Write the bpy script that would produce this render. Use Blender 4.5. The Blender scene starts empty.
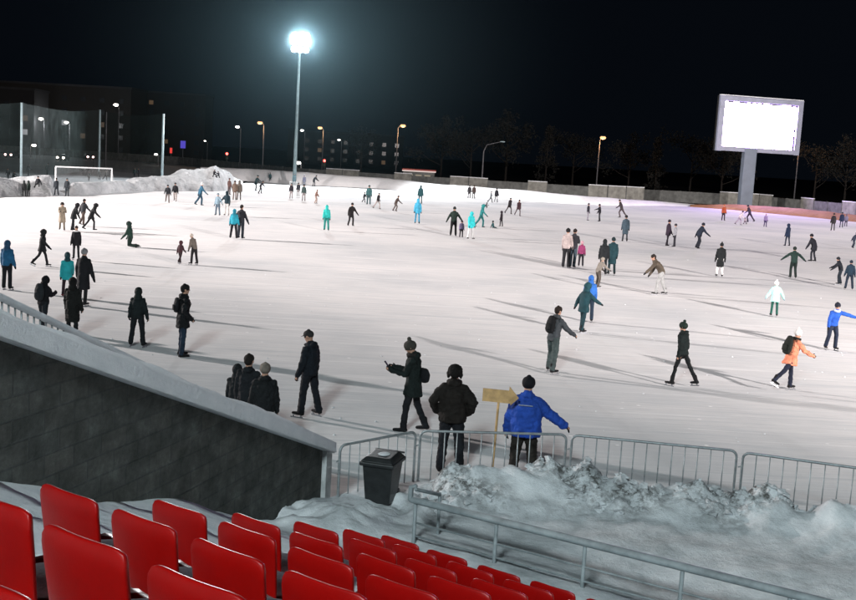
import bpy, bmesh, math, random
import numpy as np
from mathutils import Vector, Matrix, noise as mnoise

random.seed(7)
scn = bpy.context.scene
COL = scn.collection
PI = math.pi
rad = math.radians

# ------------------------------------------------------------------ camera
F_PX, CAM_H = 1100.0, 5.4
RHO = math.atan(0.0566)
TH = math.atan(144 * math.cos(RHO) / F_PX)
Fv = np.array([0, math.cos(TH), -math.sin(TH)])
U0 = np.array([0, math.sin(TH), math.cos(TH)])
X0 = np.array([1.0, 0, 0])
Rv = X0 * math.cos(RHO) + U0 * math.sin(RHO)
Uv = U0 * math.cos(RHO) - X0 * math.sin(RHO)
Cv = np.array([0, 0, CAM_H])


def ground(px, py, z=0.0):
    """where the sight line of a spot in the photograph meets the level z"""
    d = Fv * F_PX + Rv * (px - 428) + Uv * (300 - py)
    t = (z - CAM_H) / d[2]
    return Cv + d * t


def at(px, py, dist):
    """point on a sight line at a given distance along the view axis"""
    d = Fv * F_PX + Rv * (px - 428) + Uv * (300 - py)
    return Cv + d * (dist / F_PX)


cam = bpy.data.cameras.new('camera')
cam.sensor_width = 36
cam.lens = 36 * F_PX / 856
cam.clip_end = 4000
cam.clip_start = 0.05
co = bpy.data.objects.new('camera', cam)
COL.objects.link(co)
M = Matrix(((Rv[0], Uv[0], -Fv[0], 0), (Rv[1], Uv[1], -Fv[1], 0), (Rv[2], Uv[2], -Fv[2], CAM_H), (0, 0, 0, 1)))
co.matrix_world = M
scn.camera = co

# ------------------------------------------------------------------ materials
def lin(h):
    h = h.lstrip('#')
    out = []
    for i in (0, 2, 4):
        c = int(h[i:i + 2], 16) / 255
        out.append(c / 12.92 if c <= 0.04045 else ((c + 0.055) / 1.055) ** 2.4)
    return tuple(out)


def nt(name):
    m = bpy.data.materials.new(name)
    m.use_nodes = True
    t = m.node_tree
    b = t.nodes['Principled BSDF']
    return m, t, b


def N(t, kind, **kw):
    n = t.nodes.new(kind)
    for k, v in kw.items():
        if k in n.inputs:
            n.inputs[k].default_value = v
        else:
            setattr(n, k, v)
    return n


def ramp(t, src, stops):
    r = t.nodes.new('ShaderNodeValToRGB')
    e = r.color_ramp.elements
    while len(e) < len(stops):
        e.new(0.5)
    for i, (p, c) in enumerate(stops):
        e[i].position = p
        e[i].color = (*c, 1) if len(c) == 3 else c
    t.links.new(src, r.inputs[0])
    return r


def mul(c, k):
    return tuple(min(1, x * k) for x in c)


def surf(name, col, rough=0.6, var=0.25, scale=4.0, bump=0.0, bscale=30.0, metal=0.0, spec=0.4, detail=4, coord='Object', bdist=0.02):
    m, t, b = nt(name)
    tc = N(t, 'ShaderNodeTexCoord')
    n = N(t, 'ShaderNodeTexNoise', Scale=scale, Detail=detail, Roughness=0.6)
    t.links.new(tc.outputs[coord], n.inputs['Vector'])
    r = ramp(t, n.outputs['Fac'], [(0.3, mul(col, 1 - var)), (0.7, mul(col, 1 + var))])
    t.links.new(r.outputs[0], b.inputs['Base Color'])
    b.inputs['Roughness'].default_value = rough
    b.inputs['Metallic'].default_value = metal
    b.inputs['Specular IOR Level'].default_value = spec
    if bump:
        n2 = N(t, 'ShaderNodeTexNoise', Scale=bscale, Detail=5.0, Roughness=0.65)
        t.links.new(tc.outputs[coord], n2.inputs['Vector'])
        bp = N(t, 'ShaderNodeBump', Strength=bump, Distance=bdist)
        t.links.new(n2.outputs['Fac'], bp.inputs['Height'])
        t.links.new(bp.outputs['Normal'], b.inputs['Normal'])
    return m


def emit(name, col, strength, base=(0.02, 0.02, 0.02)):
    m, t, b = nt(name)
    b.inputs['Base Color'].default_value = (*base, 1)
    b.inputs['Emission Color'].default_value = (*col, 1)
    b.inputs['Emission Strength'].default_value = strength
    return m


MATS = {}


def fab(hexcol, puffy=False):
    key = ('fab', hexcol)
    if key not in MATS:
        MATS[key] = surf('fabric_' + hexcol.strip('#'), lin(hexcol), rough=0.82, var=0.3, scale=5.0, bump=0.5, bscale=14.0, spec=0.25, bdist=0.03)
    return MATS[key]


M_SKIN = surf('skin', (0.42, 0.24, 0.17), rough=0.55, var=0.1, scale=12)
M_EYE = surf('eye_dark', (0.02, 0.015, 0.012), rough=0.3, var=0.1)
M_LIP = surf('lip', (0.30, 0.11, 0.09), rough=0.5, var=0.1)
M_STEEL = surf('galvanised_steel', (0.30, 0.33, 0.34), rough=0.5, var=0.25, scale=14, metal=0.45, bump=0.15, bscale=60)
M_POLE = surf('painted_pole', (0.34, 0.45, 0.48), rough=0.6, var=0.2, scale=3)
M_MAST = surf('mast_paint', (0.10, 0.14, 0.15), rough=0.6, var=0.2, scale=3)
M_DARKPOLE = surf('dark_pole', (0.12, 0.12, 0.13), rough=0.7, var=0.2, scale=3)
M_BLADE = surf('skate_blade', (0.25, 0.26, 0.28), rough=0.4, var=0.1, metal=0.5)
M_BLACKPL = surf('black_plastic', (0.018, 0.020, 0.021), rough=0.45, var=0.3, scale=9, bump=0.2, bscale=50)


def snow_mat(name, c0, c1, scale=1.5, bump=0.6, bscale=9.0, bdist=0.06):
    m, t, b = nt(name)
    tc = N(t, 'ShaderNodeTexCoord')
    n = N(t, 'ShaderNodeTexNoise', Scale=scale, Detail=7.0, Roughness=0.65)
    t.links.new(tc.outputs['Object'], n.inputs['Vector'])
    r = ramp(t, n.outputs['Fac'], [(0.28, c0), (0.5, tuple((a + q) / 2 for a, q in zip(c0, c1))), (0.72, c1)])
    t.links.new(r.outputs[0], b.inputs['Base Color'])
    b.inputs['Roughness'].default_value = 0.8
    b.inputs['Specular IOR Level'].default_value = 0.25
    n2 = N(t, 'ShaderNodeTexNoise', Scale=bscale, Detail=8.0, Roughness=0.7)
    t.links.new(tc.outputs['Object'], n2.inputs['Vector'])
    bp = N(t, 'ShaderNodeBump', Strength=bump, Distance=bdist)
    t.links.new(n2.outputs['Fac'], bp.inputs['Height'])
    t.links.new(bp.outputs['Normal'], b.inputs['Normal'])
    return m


M_SNOW = snow_mat('snow', (0.56, 0.60, 0.63), (0.80, 0.82, 0.84))
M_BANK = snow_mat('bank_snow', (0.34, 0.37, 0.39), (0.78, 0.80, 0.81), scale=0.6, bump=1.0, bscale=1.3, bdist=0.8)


def berm_mat():
    m, t, b = nt('ploughed_snow')
    tc = N(t, 'ShaderNodeTexCoord')
    n = N(t, 'ShaderNodeTexNoise', Scale=1.3, Detail=8.0, Roughness=0.7)
    t.links.new(tc.outputs['Object'], n.inputs['Vector'])
    r = ramp(t, n.outputs['Fac'], [(0.30, (0.36, 0.39, 0.40)), (0.5, (0.60, 0.63, 0.65)), (0.72, (0.80, 0.82, 0.83))])
    # dark grains kept to the lumpy ploughed parts through a vertex attribute
    at_ = N(t, 'ShaderNodeAttribute', attribute_name='lump')
    n3 = N(t, 'ShaderNodeTexNoise', Scale=5.5, Detail=6.0, Roughness=0.75)
    t.links.new(tc.outputs['Object'], n3.inputs['Vector'])
    r3 = ramp(t, n3.outputs['Fac'], [(0.40, (1, 1, 1)), (0.56, (0, 0, 0))])
    mt = N(t, 'ShaderNodeMath', operation='MULTIPLY')
    t.links.new(r3.outputs[0], mt.inputs[0])
    t.links.new(at_.outputs['Fac'], mt.inputs[1])
    mix = N(t, 'ShaderNodeMix', data_type='RGBA')
    t.links.new(mt.outputs[0], mix.inputs[0])
    t.links.new(r.outputs[0], mix.inputs[6])
    mix.inputs[7].default_value = (0.10, 0.10, 0.095, 1)
    t.links.new(mix.outputs[2], b.inputs['Base Color'])
    b.inputs['Roughness'].default_value = 0.85
    b.inputs['Specular IOR Level'].default_value = 0.2
    n2 = N(t, 'ShaderNodeTexNoise', Scale=11.0, Detail=8.0, Roughness=0.72)
    t.links.new(tc.outputs['Object'], n2.inputs['Vector'])
    bp = N(t, 'ShaderNodeBump', Strength=0.65, Distance=0.05)
    t.links.new(n2.outputs['Fac'], bp.inputs['Height'])
    t.links.new(bp.outputs['Normal'], b.inputs['Normal'])
    return m


M_BERM = berm_mat()


def ice_mat():
    m, t, b = nt('rink_ice')
    tc = N(t, 'ShaderNodeTexCoord')
    big = N(t, 'ShaderNodeTexNoise', Scale=0.09, Detail=8.0, Roughness=0.6)
    t.links.new(tc.outputs['Object'], big.inputs['Vector'])
    r = ramp(t, big.outputs['Fac'], [(0.34, (0.55, 0.57, 0.585)), (0.52, (0.71, 0.71, 0.71)), (0.66, (0.78, 0.77, 0.765))])
    cur = r.outputs[0]
    # skate scratches: stretched noise at three directions
    for k, (ang, sc, amt) in enumerate(((8, 1.0, 0.50), (-34, 0.8, 0.40), (66, 1.2, 0.38), (-12, 4.0, 0.42), (31, 3.4, 0.36), (-58, 3.0, 0.34))):
        mp = N(t, 'ShaderNodeMapping')
        mp.inputs['Rotation'].default_value = (0, 0, rad(ang))
        mp.inputs['Scale'].default_value = (0.16 * sc, 3.2 * sc, 1)
        t.links.new(tc.outputs['Object'], mp.inputs['Vector'])
        nn = N(t, 'ShaderNodeTexNoise', Scale=1.0, Detail=5.0, Roughness=0.6, Distortion=0.6)
        t.links.new(mp.outputs[0], nn.inputs['Vector'])
        rr = ramp(t, nn.outputs['Fac'], [(0.55, (0, 0, 0)), (0.66, (1, 1, 1))])
        ml = N(t, 'ShaderNodeMath', operation='MULTIPLY')
        ml.inputs[1].default_value = amt
        t.links.new(rr.outputs[0], ml.inputs[0])
        mx = N(t, 'ShaderNodeMix', data_type='RGBA')
        t.links.new(ml.outputs[0], mx.inputs[0])
        t.links.new(cur, mx.inputs[6])
        mx.inputs[7].default_value = (0.52, 0.55, 0.57, 1) if k not in (1, 4) else (0.90, 0.90, 0.90, 1)
        cur = mx.outputs[2]
    # scattered crumbs of snow
    vo = N(t, 'ShaderNodeTexVoronoi', Scale=1.1)
    t.links.new(tc.outputs['Object'], vo.inputs['Vector'])
    rv = ramp(t, vo.outputs['Distance'], [(0.03, (1, 1, 1)), (0.07, (0, 0, 0))])
    mx = N(t, 'ShaderNodeMix', data_type='RGBA')
    t.links.new(rv.outputs[0], mx.inputs[0])
    t.links.new(cur, mx.inputs[6])
    mx.inputs[7].default_value = (0.92, 0.92, 0.92, 1)
    t.links.new(mx.outputs[2], b.inputs['Base Color'])
    b.inputs['Roughness'].default_value = 0.9
    b.inputs['Specular IOR Level'].default_value = 0.06
    fn = N(t, 'ShaderNodeTexNoise', Scale=2.2, Detail=8.0, Roughness=0.7)
    t.links.new(tc.outputs['Object'], fn.inputs['Vector'])
    bp = N(t, 'ShaderNodeBump', Strength=0.35, Distance=0.03)
    t.links.new(fn.outputs['Fac'], bp.inputs['Height'])
    t.links.new(bp.outputs['Normal'], b.inputs['Normal'])
    return m


M_ICE = ice_mat()
M_DARKGROUND = surf('dark_ground', (0.025, 0.026, 0.028), rough=0.95, var=0.4, scale=0.05, spec=0.1)
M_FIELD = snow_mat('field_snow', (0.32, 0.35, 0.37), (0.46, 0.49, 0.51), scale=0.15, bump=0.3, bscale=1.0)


def brick_mat():
    m, t, b = nt('dark_blockwork')
    tc = N(t, 'ShaderNodeTexCoord')
    br = N(t, 'ShaderNodeTexBrick', Scale=1.0)
    br.inputs['Color1'].default_value = (0.100, 0.106, 0.100, 1)
    br.inputs['Color2'].default_value = (0.125, 0.126, 0.116, 1)
    br.inputs['Mortar'].default_value = (0.093, 0.098, 0.095, 1)
    br.inputs['Mortar Size'].default_value = 0.012
    br.inputs['Mortar Smooth'].default_value = 0.4
    br.inputs['Brick Width'].default_value = 0.44
    br.inputs['Row Height'].default_value = 0.21
    t.links.new(tc.outputs['UV'], br.inputs['Vector'])
    n = N(t, 'ShaderNodeTexNoise', Scale=3.0, Detail=8.0, Roughness=0.75)
    t.links.new(tc.outputs['UV'], n.inputs['Vector'])
    r = ramp(t, n.outputs['Fac'], [(0.3, (0.40, 0.42, 0.41)), (0.55, (0.95, 0.95, 0.95)), (0.75, (1.7, 1.75, 1.75))])
    mx = N(t, 'ShaderNodeMix', data_type='RGBA', blend_type='MULTIPLY')
    mx.inputs[0].default_value = 1.0
    t.links.new(br.outputs['Color'], mx.inputs[6])
    t.links.new(r.outputs[0], mx.inputs[7])
    t.links.new(mx.outputs[2], b.inputs['Base Color'])
    b.inputs['Roughness'].default_value = 0.9
    b.inputs['Specular IOR Level'].default_value = 0.15
    n2 = N(t, 'ShaderNodeTexNoise', Scale=14.0, Detail=6.0, Roughness=0.7)
    t.links.new(tc.outputs['UV'], n2.inputs['Vector'])
    ad = N(t, 'ShaderNodeMath', operation='MULTIPLY_ADD')
    t.links.new(br.outputs['Fac'], ad.inputs[0])
    ad.inputs[1].default_value = -0.7
    t.links.new(n2.outputs['Fac'], ad.inputs[2])
    bp = N(t, 'ShaderNodeBump', Strength=0.55, Distance=0.03)
    t.links.new(ad.outputs[0], bp.inputs['Height'])
    t.links.new(bp.outputs['Normal'], b.inputs['Normal'])
    return m


M_BRICK = brick_mat()
M_CONC = surf('pale_concrete', (0.46, 0.48, 0.48), rough=0.85, var=0.3, scale=3, bump=0.3, bscale=25)
M_SEAT = surf('red_seat_plastic', (0.24, 0.002, 0.0015), rough=0.34, var=0.20, scale=2.5, bump=0.05, bscale=60, spec=0.22)
M_WOOD = surf('raw_wood', (0.52, 0.33, 0.15), rough=0.8, var=0.3, scale=6, bump=0.2)

# ------------------------------------------------------------------ mesh helpers
class MB:
    def __init__(s):
        s.v, s.f = [], []

    def add(s, vs, fs):
        o = len(s.v)
        s.v += [tuple(map(float, p)) for p in vs]
        s.f += [tuple(i + o for i in q) for q in fs]
        return s

    def box(s, c, size, rotz=0.0, mat=None):
        x, y, z = [q / 2 for q in size]
        vs = [Vector((sx * x, sy * y, sz * z)) for sz in (-1, 1) for sy in (-1, 1) for sx in (-1, 1)]
        Mx = Matrix.Rotation(rotz, 3, 'Z') if mat is None else mat
        vs = [Mx @ p + Vector(c) for p in vs]
        return s.add(vs, [(0, 2, 3, 1), (4, 5, 7, 6), (0, 1, 5, 4), (2, 6, 7, 3), (0, 4, 6, 2), (1, 3, 7, 5)])

    def tube(s, pts, radii, n=10, cap=True, up=None, c0=1.0):
        """lofted closed tube; radii numbers or (ra, rb, axis_a) triples"""
        P = [Vector(p) for p in pts]
        rings = []
        m = len(P)
        ref = None
        for i in range(m):
            d = (P[min(i + 1, m - 1)] - P[max(i - 1, 0)])
            if d.length < 1e-9:
                d = Vector((0, 0, 1))
            d.normalize()
            r = radii[i]
            if isinstance(r, tuple):
                ra, rb, ax = r
                a = Vector(ax)
                a = (a - d * a.dot(d))
                if a.length < 1e-6:
                    a = d.orthogonal()
                a.normalize()
            else:
                ra = rb = r
                if ref is None:
                    ref = d.orthogonal().normalized() if up is None else Vector(up)
                a = ref - d * ref.dot(d)
                if a.length < 1e-6:
                    a = d.orthogonal()
                a.normalize()
                ref = a
            bb = d.cross(a)
            rings.append((P[i], a, bb, ra, rb, d))
        full = []
        if cap:
            p, a, bb, ra, rb, d = rings[0]
            k = min(ra, rb)
            q0 = 1 - (1 - 0.8) * c0
            full.append((p - d * k * 0.75 * c0, a, bb, ra * 0.35, rb * 0.35))
            full.append((p - d * k * 0.45 * c0, a, bb, ra * q0, rb * q0))
        for p, a, bb, ra, rb, d in rings:
            full.append((p, a, bb, ra, rb))
        if cap:
            p, a, bb, ra, rb, d = rings[-1]
            k = min(ra, rb)
            full.append((p + d * k * 0.45, a, bb, ra * 0.8, rb * 0.8))
            full.append((p + d * k * 0.75, a, bb, ra * 0.35, rb * 0.35))
        vs, fs = [], []
        for p, a, bb, ra, rb in full:
            for j in range(n):
                t = 2 * PI * j / n
                vs.append(p + a * (ra * math.cos(t)) + bb * (rb * math.sin(t)))
        for i in range(len(full) - 1):
            for j in range(n):
                k = (j + 1) % n
                fs.append((i * n + j, i * n + k, (i + 1) * n + k, (i + 1) * n + j))
        fs.append(tuple(range(n - 1, -1, -1)))
        fs.append(tuple(range((len(full) - 1) * n, len(full) * n)))
        return s.add(vs, fs)

    def pipe(s, pts, r, n=8):
        return s.tube(pts, [r] * len(pts), n, cap=False)

    def ell(s, c, r, basis=None, n=12, m=8):
        B = basis or (Vector((1, 0, 0)), Vector((0, 1, 0)), Vector((0, 0, 1)))
        c = Vector(c)
        vs = [c - B[2] * r[2]]
        for i in range(1, m):
            ph = -PI / 2 + PI * i / m
            for j in range(n):
                t = 2 * PI * j / n
                vs.append(c + B[0] * (r[0] * math.cos(ph) * math.cos(t)) + B[1] * (r[1] * math.cos(ph) * math.sin(t)) + B[2] * (r[2] * math.sin(ph)))
        vs.append(c + B[2] * r[2])
        fs = [(0, 1 + (j + 1) % n, 1 + j) for j in range(n)]
        for i in range(m - 2):
            for j in range(n):
                k = (j + 1) % n
                a = 1 + i * n
                fs.append((a + j, a + k, a + n + k, a + n + j))
        top = len(vs) - 1
        a = 1 + (m - 2) * n
        fs += [(a + j, a + (j + 1) % n, top) for j in range(n)]
        return s.add(vs, fs)

    def build(s, name, mat, parent=None, smooth=False, bevel=0.0):
        me = bpy.data.meshes.new(name)
        me.from_pydata(s.v, [], s.f)
        bm = bmesh.new()
        bm.from_mesh(me)
        bmesh.ops.recalc_face_normals(bm, faces=bm.faces)
        bm.to_mesh(me)
        bm.free()
        if mat:
            me.materials.append(mat)
        if smooth:
            me.polygons.foreach_set('use_smooth', [True] * len(me.polygons))
        o = bpy.data.objects.new(name, me)
        COL.objects.link(o)
        o.parent = parent
        if bevel:
            b = o.modifiers.new('bevel', 'BEVEL')
            b.width = bevel
            b.segments = 2
            b.limit_method = 'ANGLE'
        return o


def tag(o, label=None, cat=None, group=None, kind=None):
    if label:
        o['label'] = label
    if cat:
        o['category'] = cat
    if group:
        o['group'] = group
    if kind:
        o['kind'] = kind
    return o


def thing(name, label, cat, loc=(0, 0, 0), rotz=0.0, group=None):
    o = bpy.data.objects.new(name, None)
    o.empty_display_size = 0.2
    COL.objects.link(o)
    o.location = loc
    o.rotation_euler = (0, 0, rotz)
    return tag(o, label, cat, group)


def copy_tree(o, parent=None):
    c = o.copy()
    COL.objects.link(c)
    c.parent = parent
    for ch in o.children:
        copy_tree(ch, c)
    return c


PENDING = []          # (object, voxel size, smoothing steps, displacement)


def later(o, voxel, steps=3, disp=0.0, dscale=0.12):
    PENDING.append((o, voxel, steps, disp, dscale))
    return o

# ------------------------------------------------------------------ people
def V(*a):
    return Vector(a)


ARM0 = (6, 9, 14, 4)
POSES = {
    'stand': dict(L=(3, 4, 4), R=(-2, 4, 3), aL=(4, 10, 14, 4), aR=(2, 10, 16, 4)),
    'stand2': dict(L=(8, 6, 8), R=(-6, 3, 4), aL=(-4, 12, 20, 8), aR=(8, 9, 18, 6), lean=3),
    'feet_apart': dict(L=(2, 9, 4), R=(-2, 9, 4), aL=(2, 14, 14, 2), aR=(-2, 14, 14, 2), lean=2),
    'pockets': dict(L=(2, 5, 4), R=(-2, 5, 4), aL=(-18, 26, 62, 34), aR=(-18, 26, 62, 34), lean=3),
    'hips': dict(L=(2, 5, 3), R=(-4, 6, 5), aL=(-22, 34, 66, 46), aR=(-22, 34, 66, 46), lean=2, nod=(6, 0)),
    'walk': dict(L=(22, 3, 12), R=(-20, 3, 22), aL=(-18, 9, 14, 3), aR=(20, 9, 24, 3), lean=5),
    'stride': dict(L=(24, 4, 26), R=(-26, 8, 12), aL=(-24, 12, 16, 2), aR=(26, 12, 22, 2), lean=12),
    'push': dict(L=(28, 4, 44), R=(-26, 22, 8), aL=(-28, 20, 16, 0), aR=(30, 16, 22, 4), lean=24),
    'glide': dict(L=(20, 5, 30), R=(8, 6, 28), aL=(14, 24, 24, 4), aR=(10, 24, 24, 4), lean=18, nod=(-8, 0)),
    'arms_out': dict(L=(16, 4, 34), R=(8, 3, 32), aL=(8, 52, 10, 4), aR=(8, 52, 10, 4), lean=14, nod=(-6, 0)),
    'bend': dict(L=(16, 6, 22), R=(6, 6, 20), aL=(30, 8, 20, 4), aR=(40, 8, 20, 4), lean=42, nod=(-10, 0)),
    'bend_low': dict(L=(30, 8, 34), R=(-6, 8, 22), aL=(34, 14, 18, 2), aR=(30, 22, 16, 0), lean=58, nod=(-20, 0)),
    'kneel': dict(L=(4, 8, 92), R=(8, 8, 94), aL=(16, 14, 24, 4), aR=(10, 14, 24, 4), lean=8),
    'sit': dict(L=(82, 12, 20), R=(78, 12, 30), aL=(-20, 18, 10, 2), aR=(-20, 18, 10, 2), lean=-6),
    'squat': dict(L=(92, 14, 120), R=(86, 14, 118), aL=(50, 12, 30, 8), aR=(50, 12, 30, 8), lean=26),
    'phone': dict(L=(14, 3, 10), R=(-10, 3, 14), aL=(24, 8, 78, 14), aR=(26, 6, 76, 18), lean=4, nod=(22, 0)),
    'reach_l': dict(L=(4, 6, 6), R=(-4, 6, 6), aL=(60, 20, 14, 0), aR=(6, 10, 20, 4), lean=6),
    'reach_r': dict(L=(4, 6, 6), R=(-4, 6, 6), aL=(6, 10, 20, 4), aR=(60, 20, 14, 0), lean=6),
    'hold_side': dict(L=(4, 5, 5), R=(-3, 5, 4), aL=(2, 10, 14, 4), aR=(10, 34, 10, 0), lean=2),
    'hold_side_l': dict(L=(4, 5, 5), R=(-3, 5, 4), aL=(10, 34, 10, 0), aR=(2, 10, 14, 4), lean=2),
    'backhands': dict(L=(3, 5, 4), R=(-3, 5, 4), aL=(-24, 22, 30, 44), aR=(-24, 22, 30, 44), lean=4, nod=(10, 0)),
}


def mirror(p):
    q = dict(p)
    q['L'], q['R'] = p['R'], p['L']
    q['aL'], q['aR'] = p['aR'], p['aL']
    if 'side' in p:
        q['side'] = -p['side']
    return q


def leg_dir(sw, ab, sgn):
    a, b = rad(sw), rad(ab)
    return V(sgn * math.sin(b), math.sin(a) * math.cos(b), -math.cos(a) * math.cos(b))


def skeleton(p, H):
    lean, side = rad(p.get('lean', 0)), rad(p.get('side', 0))
    t = V(math.sin(side), math.sin(lean) * math.cos(side), math.cos(lean) * math.cos(side))
    tw = rad(p.get('twist', 0))
    rt = V(math.cos(tw), math.sin(tw), 0)
    rt = (rt - t * rt.dot(t)).normalized()
    fw = t.cross(rt)
    J = dict(t=t, rt=rt, fw=fw)
    hip = V(0, 0, 0)
    J['pelvis'] = hip
    # spine bows a little when bent
    J['waist'] = hip + (t * 0.7 + V(0, 0, 1) * 0.3).normalized() * 0.10 * H
    J['chest'] = J['waist'] + t * 0.115 * H
    J['neck'] = J['chest'] + t * 0.085 * H
    hp, hy = p.get('nod', (0, 0))
    ht = (t * 0.45 + V(0, 0, 1) * 0.55).normalized()
    hr = V(math.cos(rad(hy) + tw), math.sin(rad(hy) + tw), 0)
    hr = (hr - ht * hr.dot(ht)).normalized()
    hf = ht.cross(hr)
    c, s = math.cos(rad(hp)), math.sin(rad(hp))
    hf, ht = hf * c - ht * s, ht * c + hf * s
    J.update(ht=ht, hr=hr, hf=hf)
    J['head'] = J['neck'] + (t * 0.5 + ht * 0.5) * 0.045 * H + ht * 0.062 * H
    for sd, sg in (('L', -1), ('R', 1)):
        sw, ab, kn = p[sd]
        hj = hip + V(sg * 0.052 * H, 0, -0.01 * H)
        d1 = leg_dir(sw, ab, sg)
        d2 = leg_dir(sw - kn, ab * 0.7, sg)
        J['hip' + sd] = hj
        J['kn' + sd] = hj + d1 * 0.243 * H
        J['an' + sd] = J['kn' + sd] + d2 * 0.243 * H
        pitch = p.get('toe' + sd, max(-80, min(0, (sw - kn) * 0.9 + 14)))
        if sw > 60:
            pitch = 60
        a = rad(pitch)
        J['ft' + sd] = V(sg * 0.16, math.cos(a), math.sin(a)).normalized()
        J['sh_n' + sd] = d2
        asw, aab, el, inw = p['a' + sd]
        sh = J['neck'] - t * 0.036 * H + rt * (sg * 0.096 * H)
        a1 = leg_dir(asw, aab, sg)
        a2 = leg_dir(asw + el, aab - inw, sg)
        J['sh' + sd] = sh
        J['el' + sd] = sh + a1 * 0.165 * H
        J['wr' + sd] = J['el' + sd] + a2 * 0.150 * H
        J['hd' + sd] = a2
    return J


def hand_mesh(H, w, d, side_v, palm_n, curl, sgn):
    """palm, four unequal bent fingers and a thumb leaving the side of the palm"""
    mb = MB()
    L = 0.105 * H
    d = d.normalized()
    side_v = (side_v - d * side_v.dot(d)).normalized()
    pn = d.cross(side_v) * 1.0
    if pn.dot(palm_n) < 0:
        pn = -pn
    pl = L * 0.46
    mb.tube([w - d * 0.02, w + d * pl * 0.5, w + d * pl], [(0.029, 0.024, side_v), (0.042, 0.021, side_v), (0.043, 0.018, side_v)], 10)
    for k, (off, ln) in enumerate(((-1.5, 0.88), (-0.5, 1.0), (0.5, 0.95), (1.5, 0.76))):
        b = w + d * pl * 0.95 + side_v * (off * 0.0205)
        ang = rad(curl * (0.9 + 0.08 * k))
        pts, cur, dd = [b], b, d
        for seg in range(3):
            a = ang * (seg + 1) / 3
            dd = d * math.cos(a) + pn * math.sin(a)
            cur = cur + dd * (L * 0.54 * ln * (0.42, 0.32, 0.26)[seg])
            pts.append(cur)
        mb.tube(pts, [0.0125, 0.0115, 0.0105, 0.009], 7)
    tb = w + d * pl * 0.25 + side_v * (-0.034)
    t1 = tb + (d * 0.75 - side_v * 0.62 + pn * 0.25).normalized() * 0.038
    t2 = t1 + (d * 0.9 - side_v * 0.15 + pn * 0.4).normalized() * 0.030
    mb.tube([tb + side_v * 0.012, t1, t2], [0.0145, 0.013, 0.010], 7)
    return mb


PEOPLE_GROUP = 'skaters and onlookers at the rink'
PCOUNT = [0]


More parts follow.
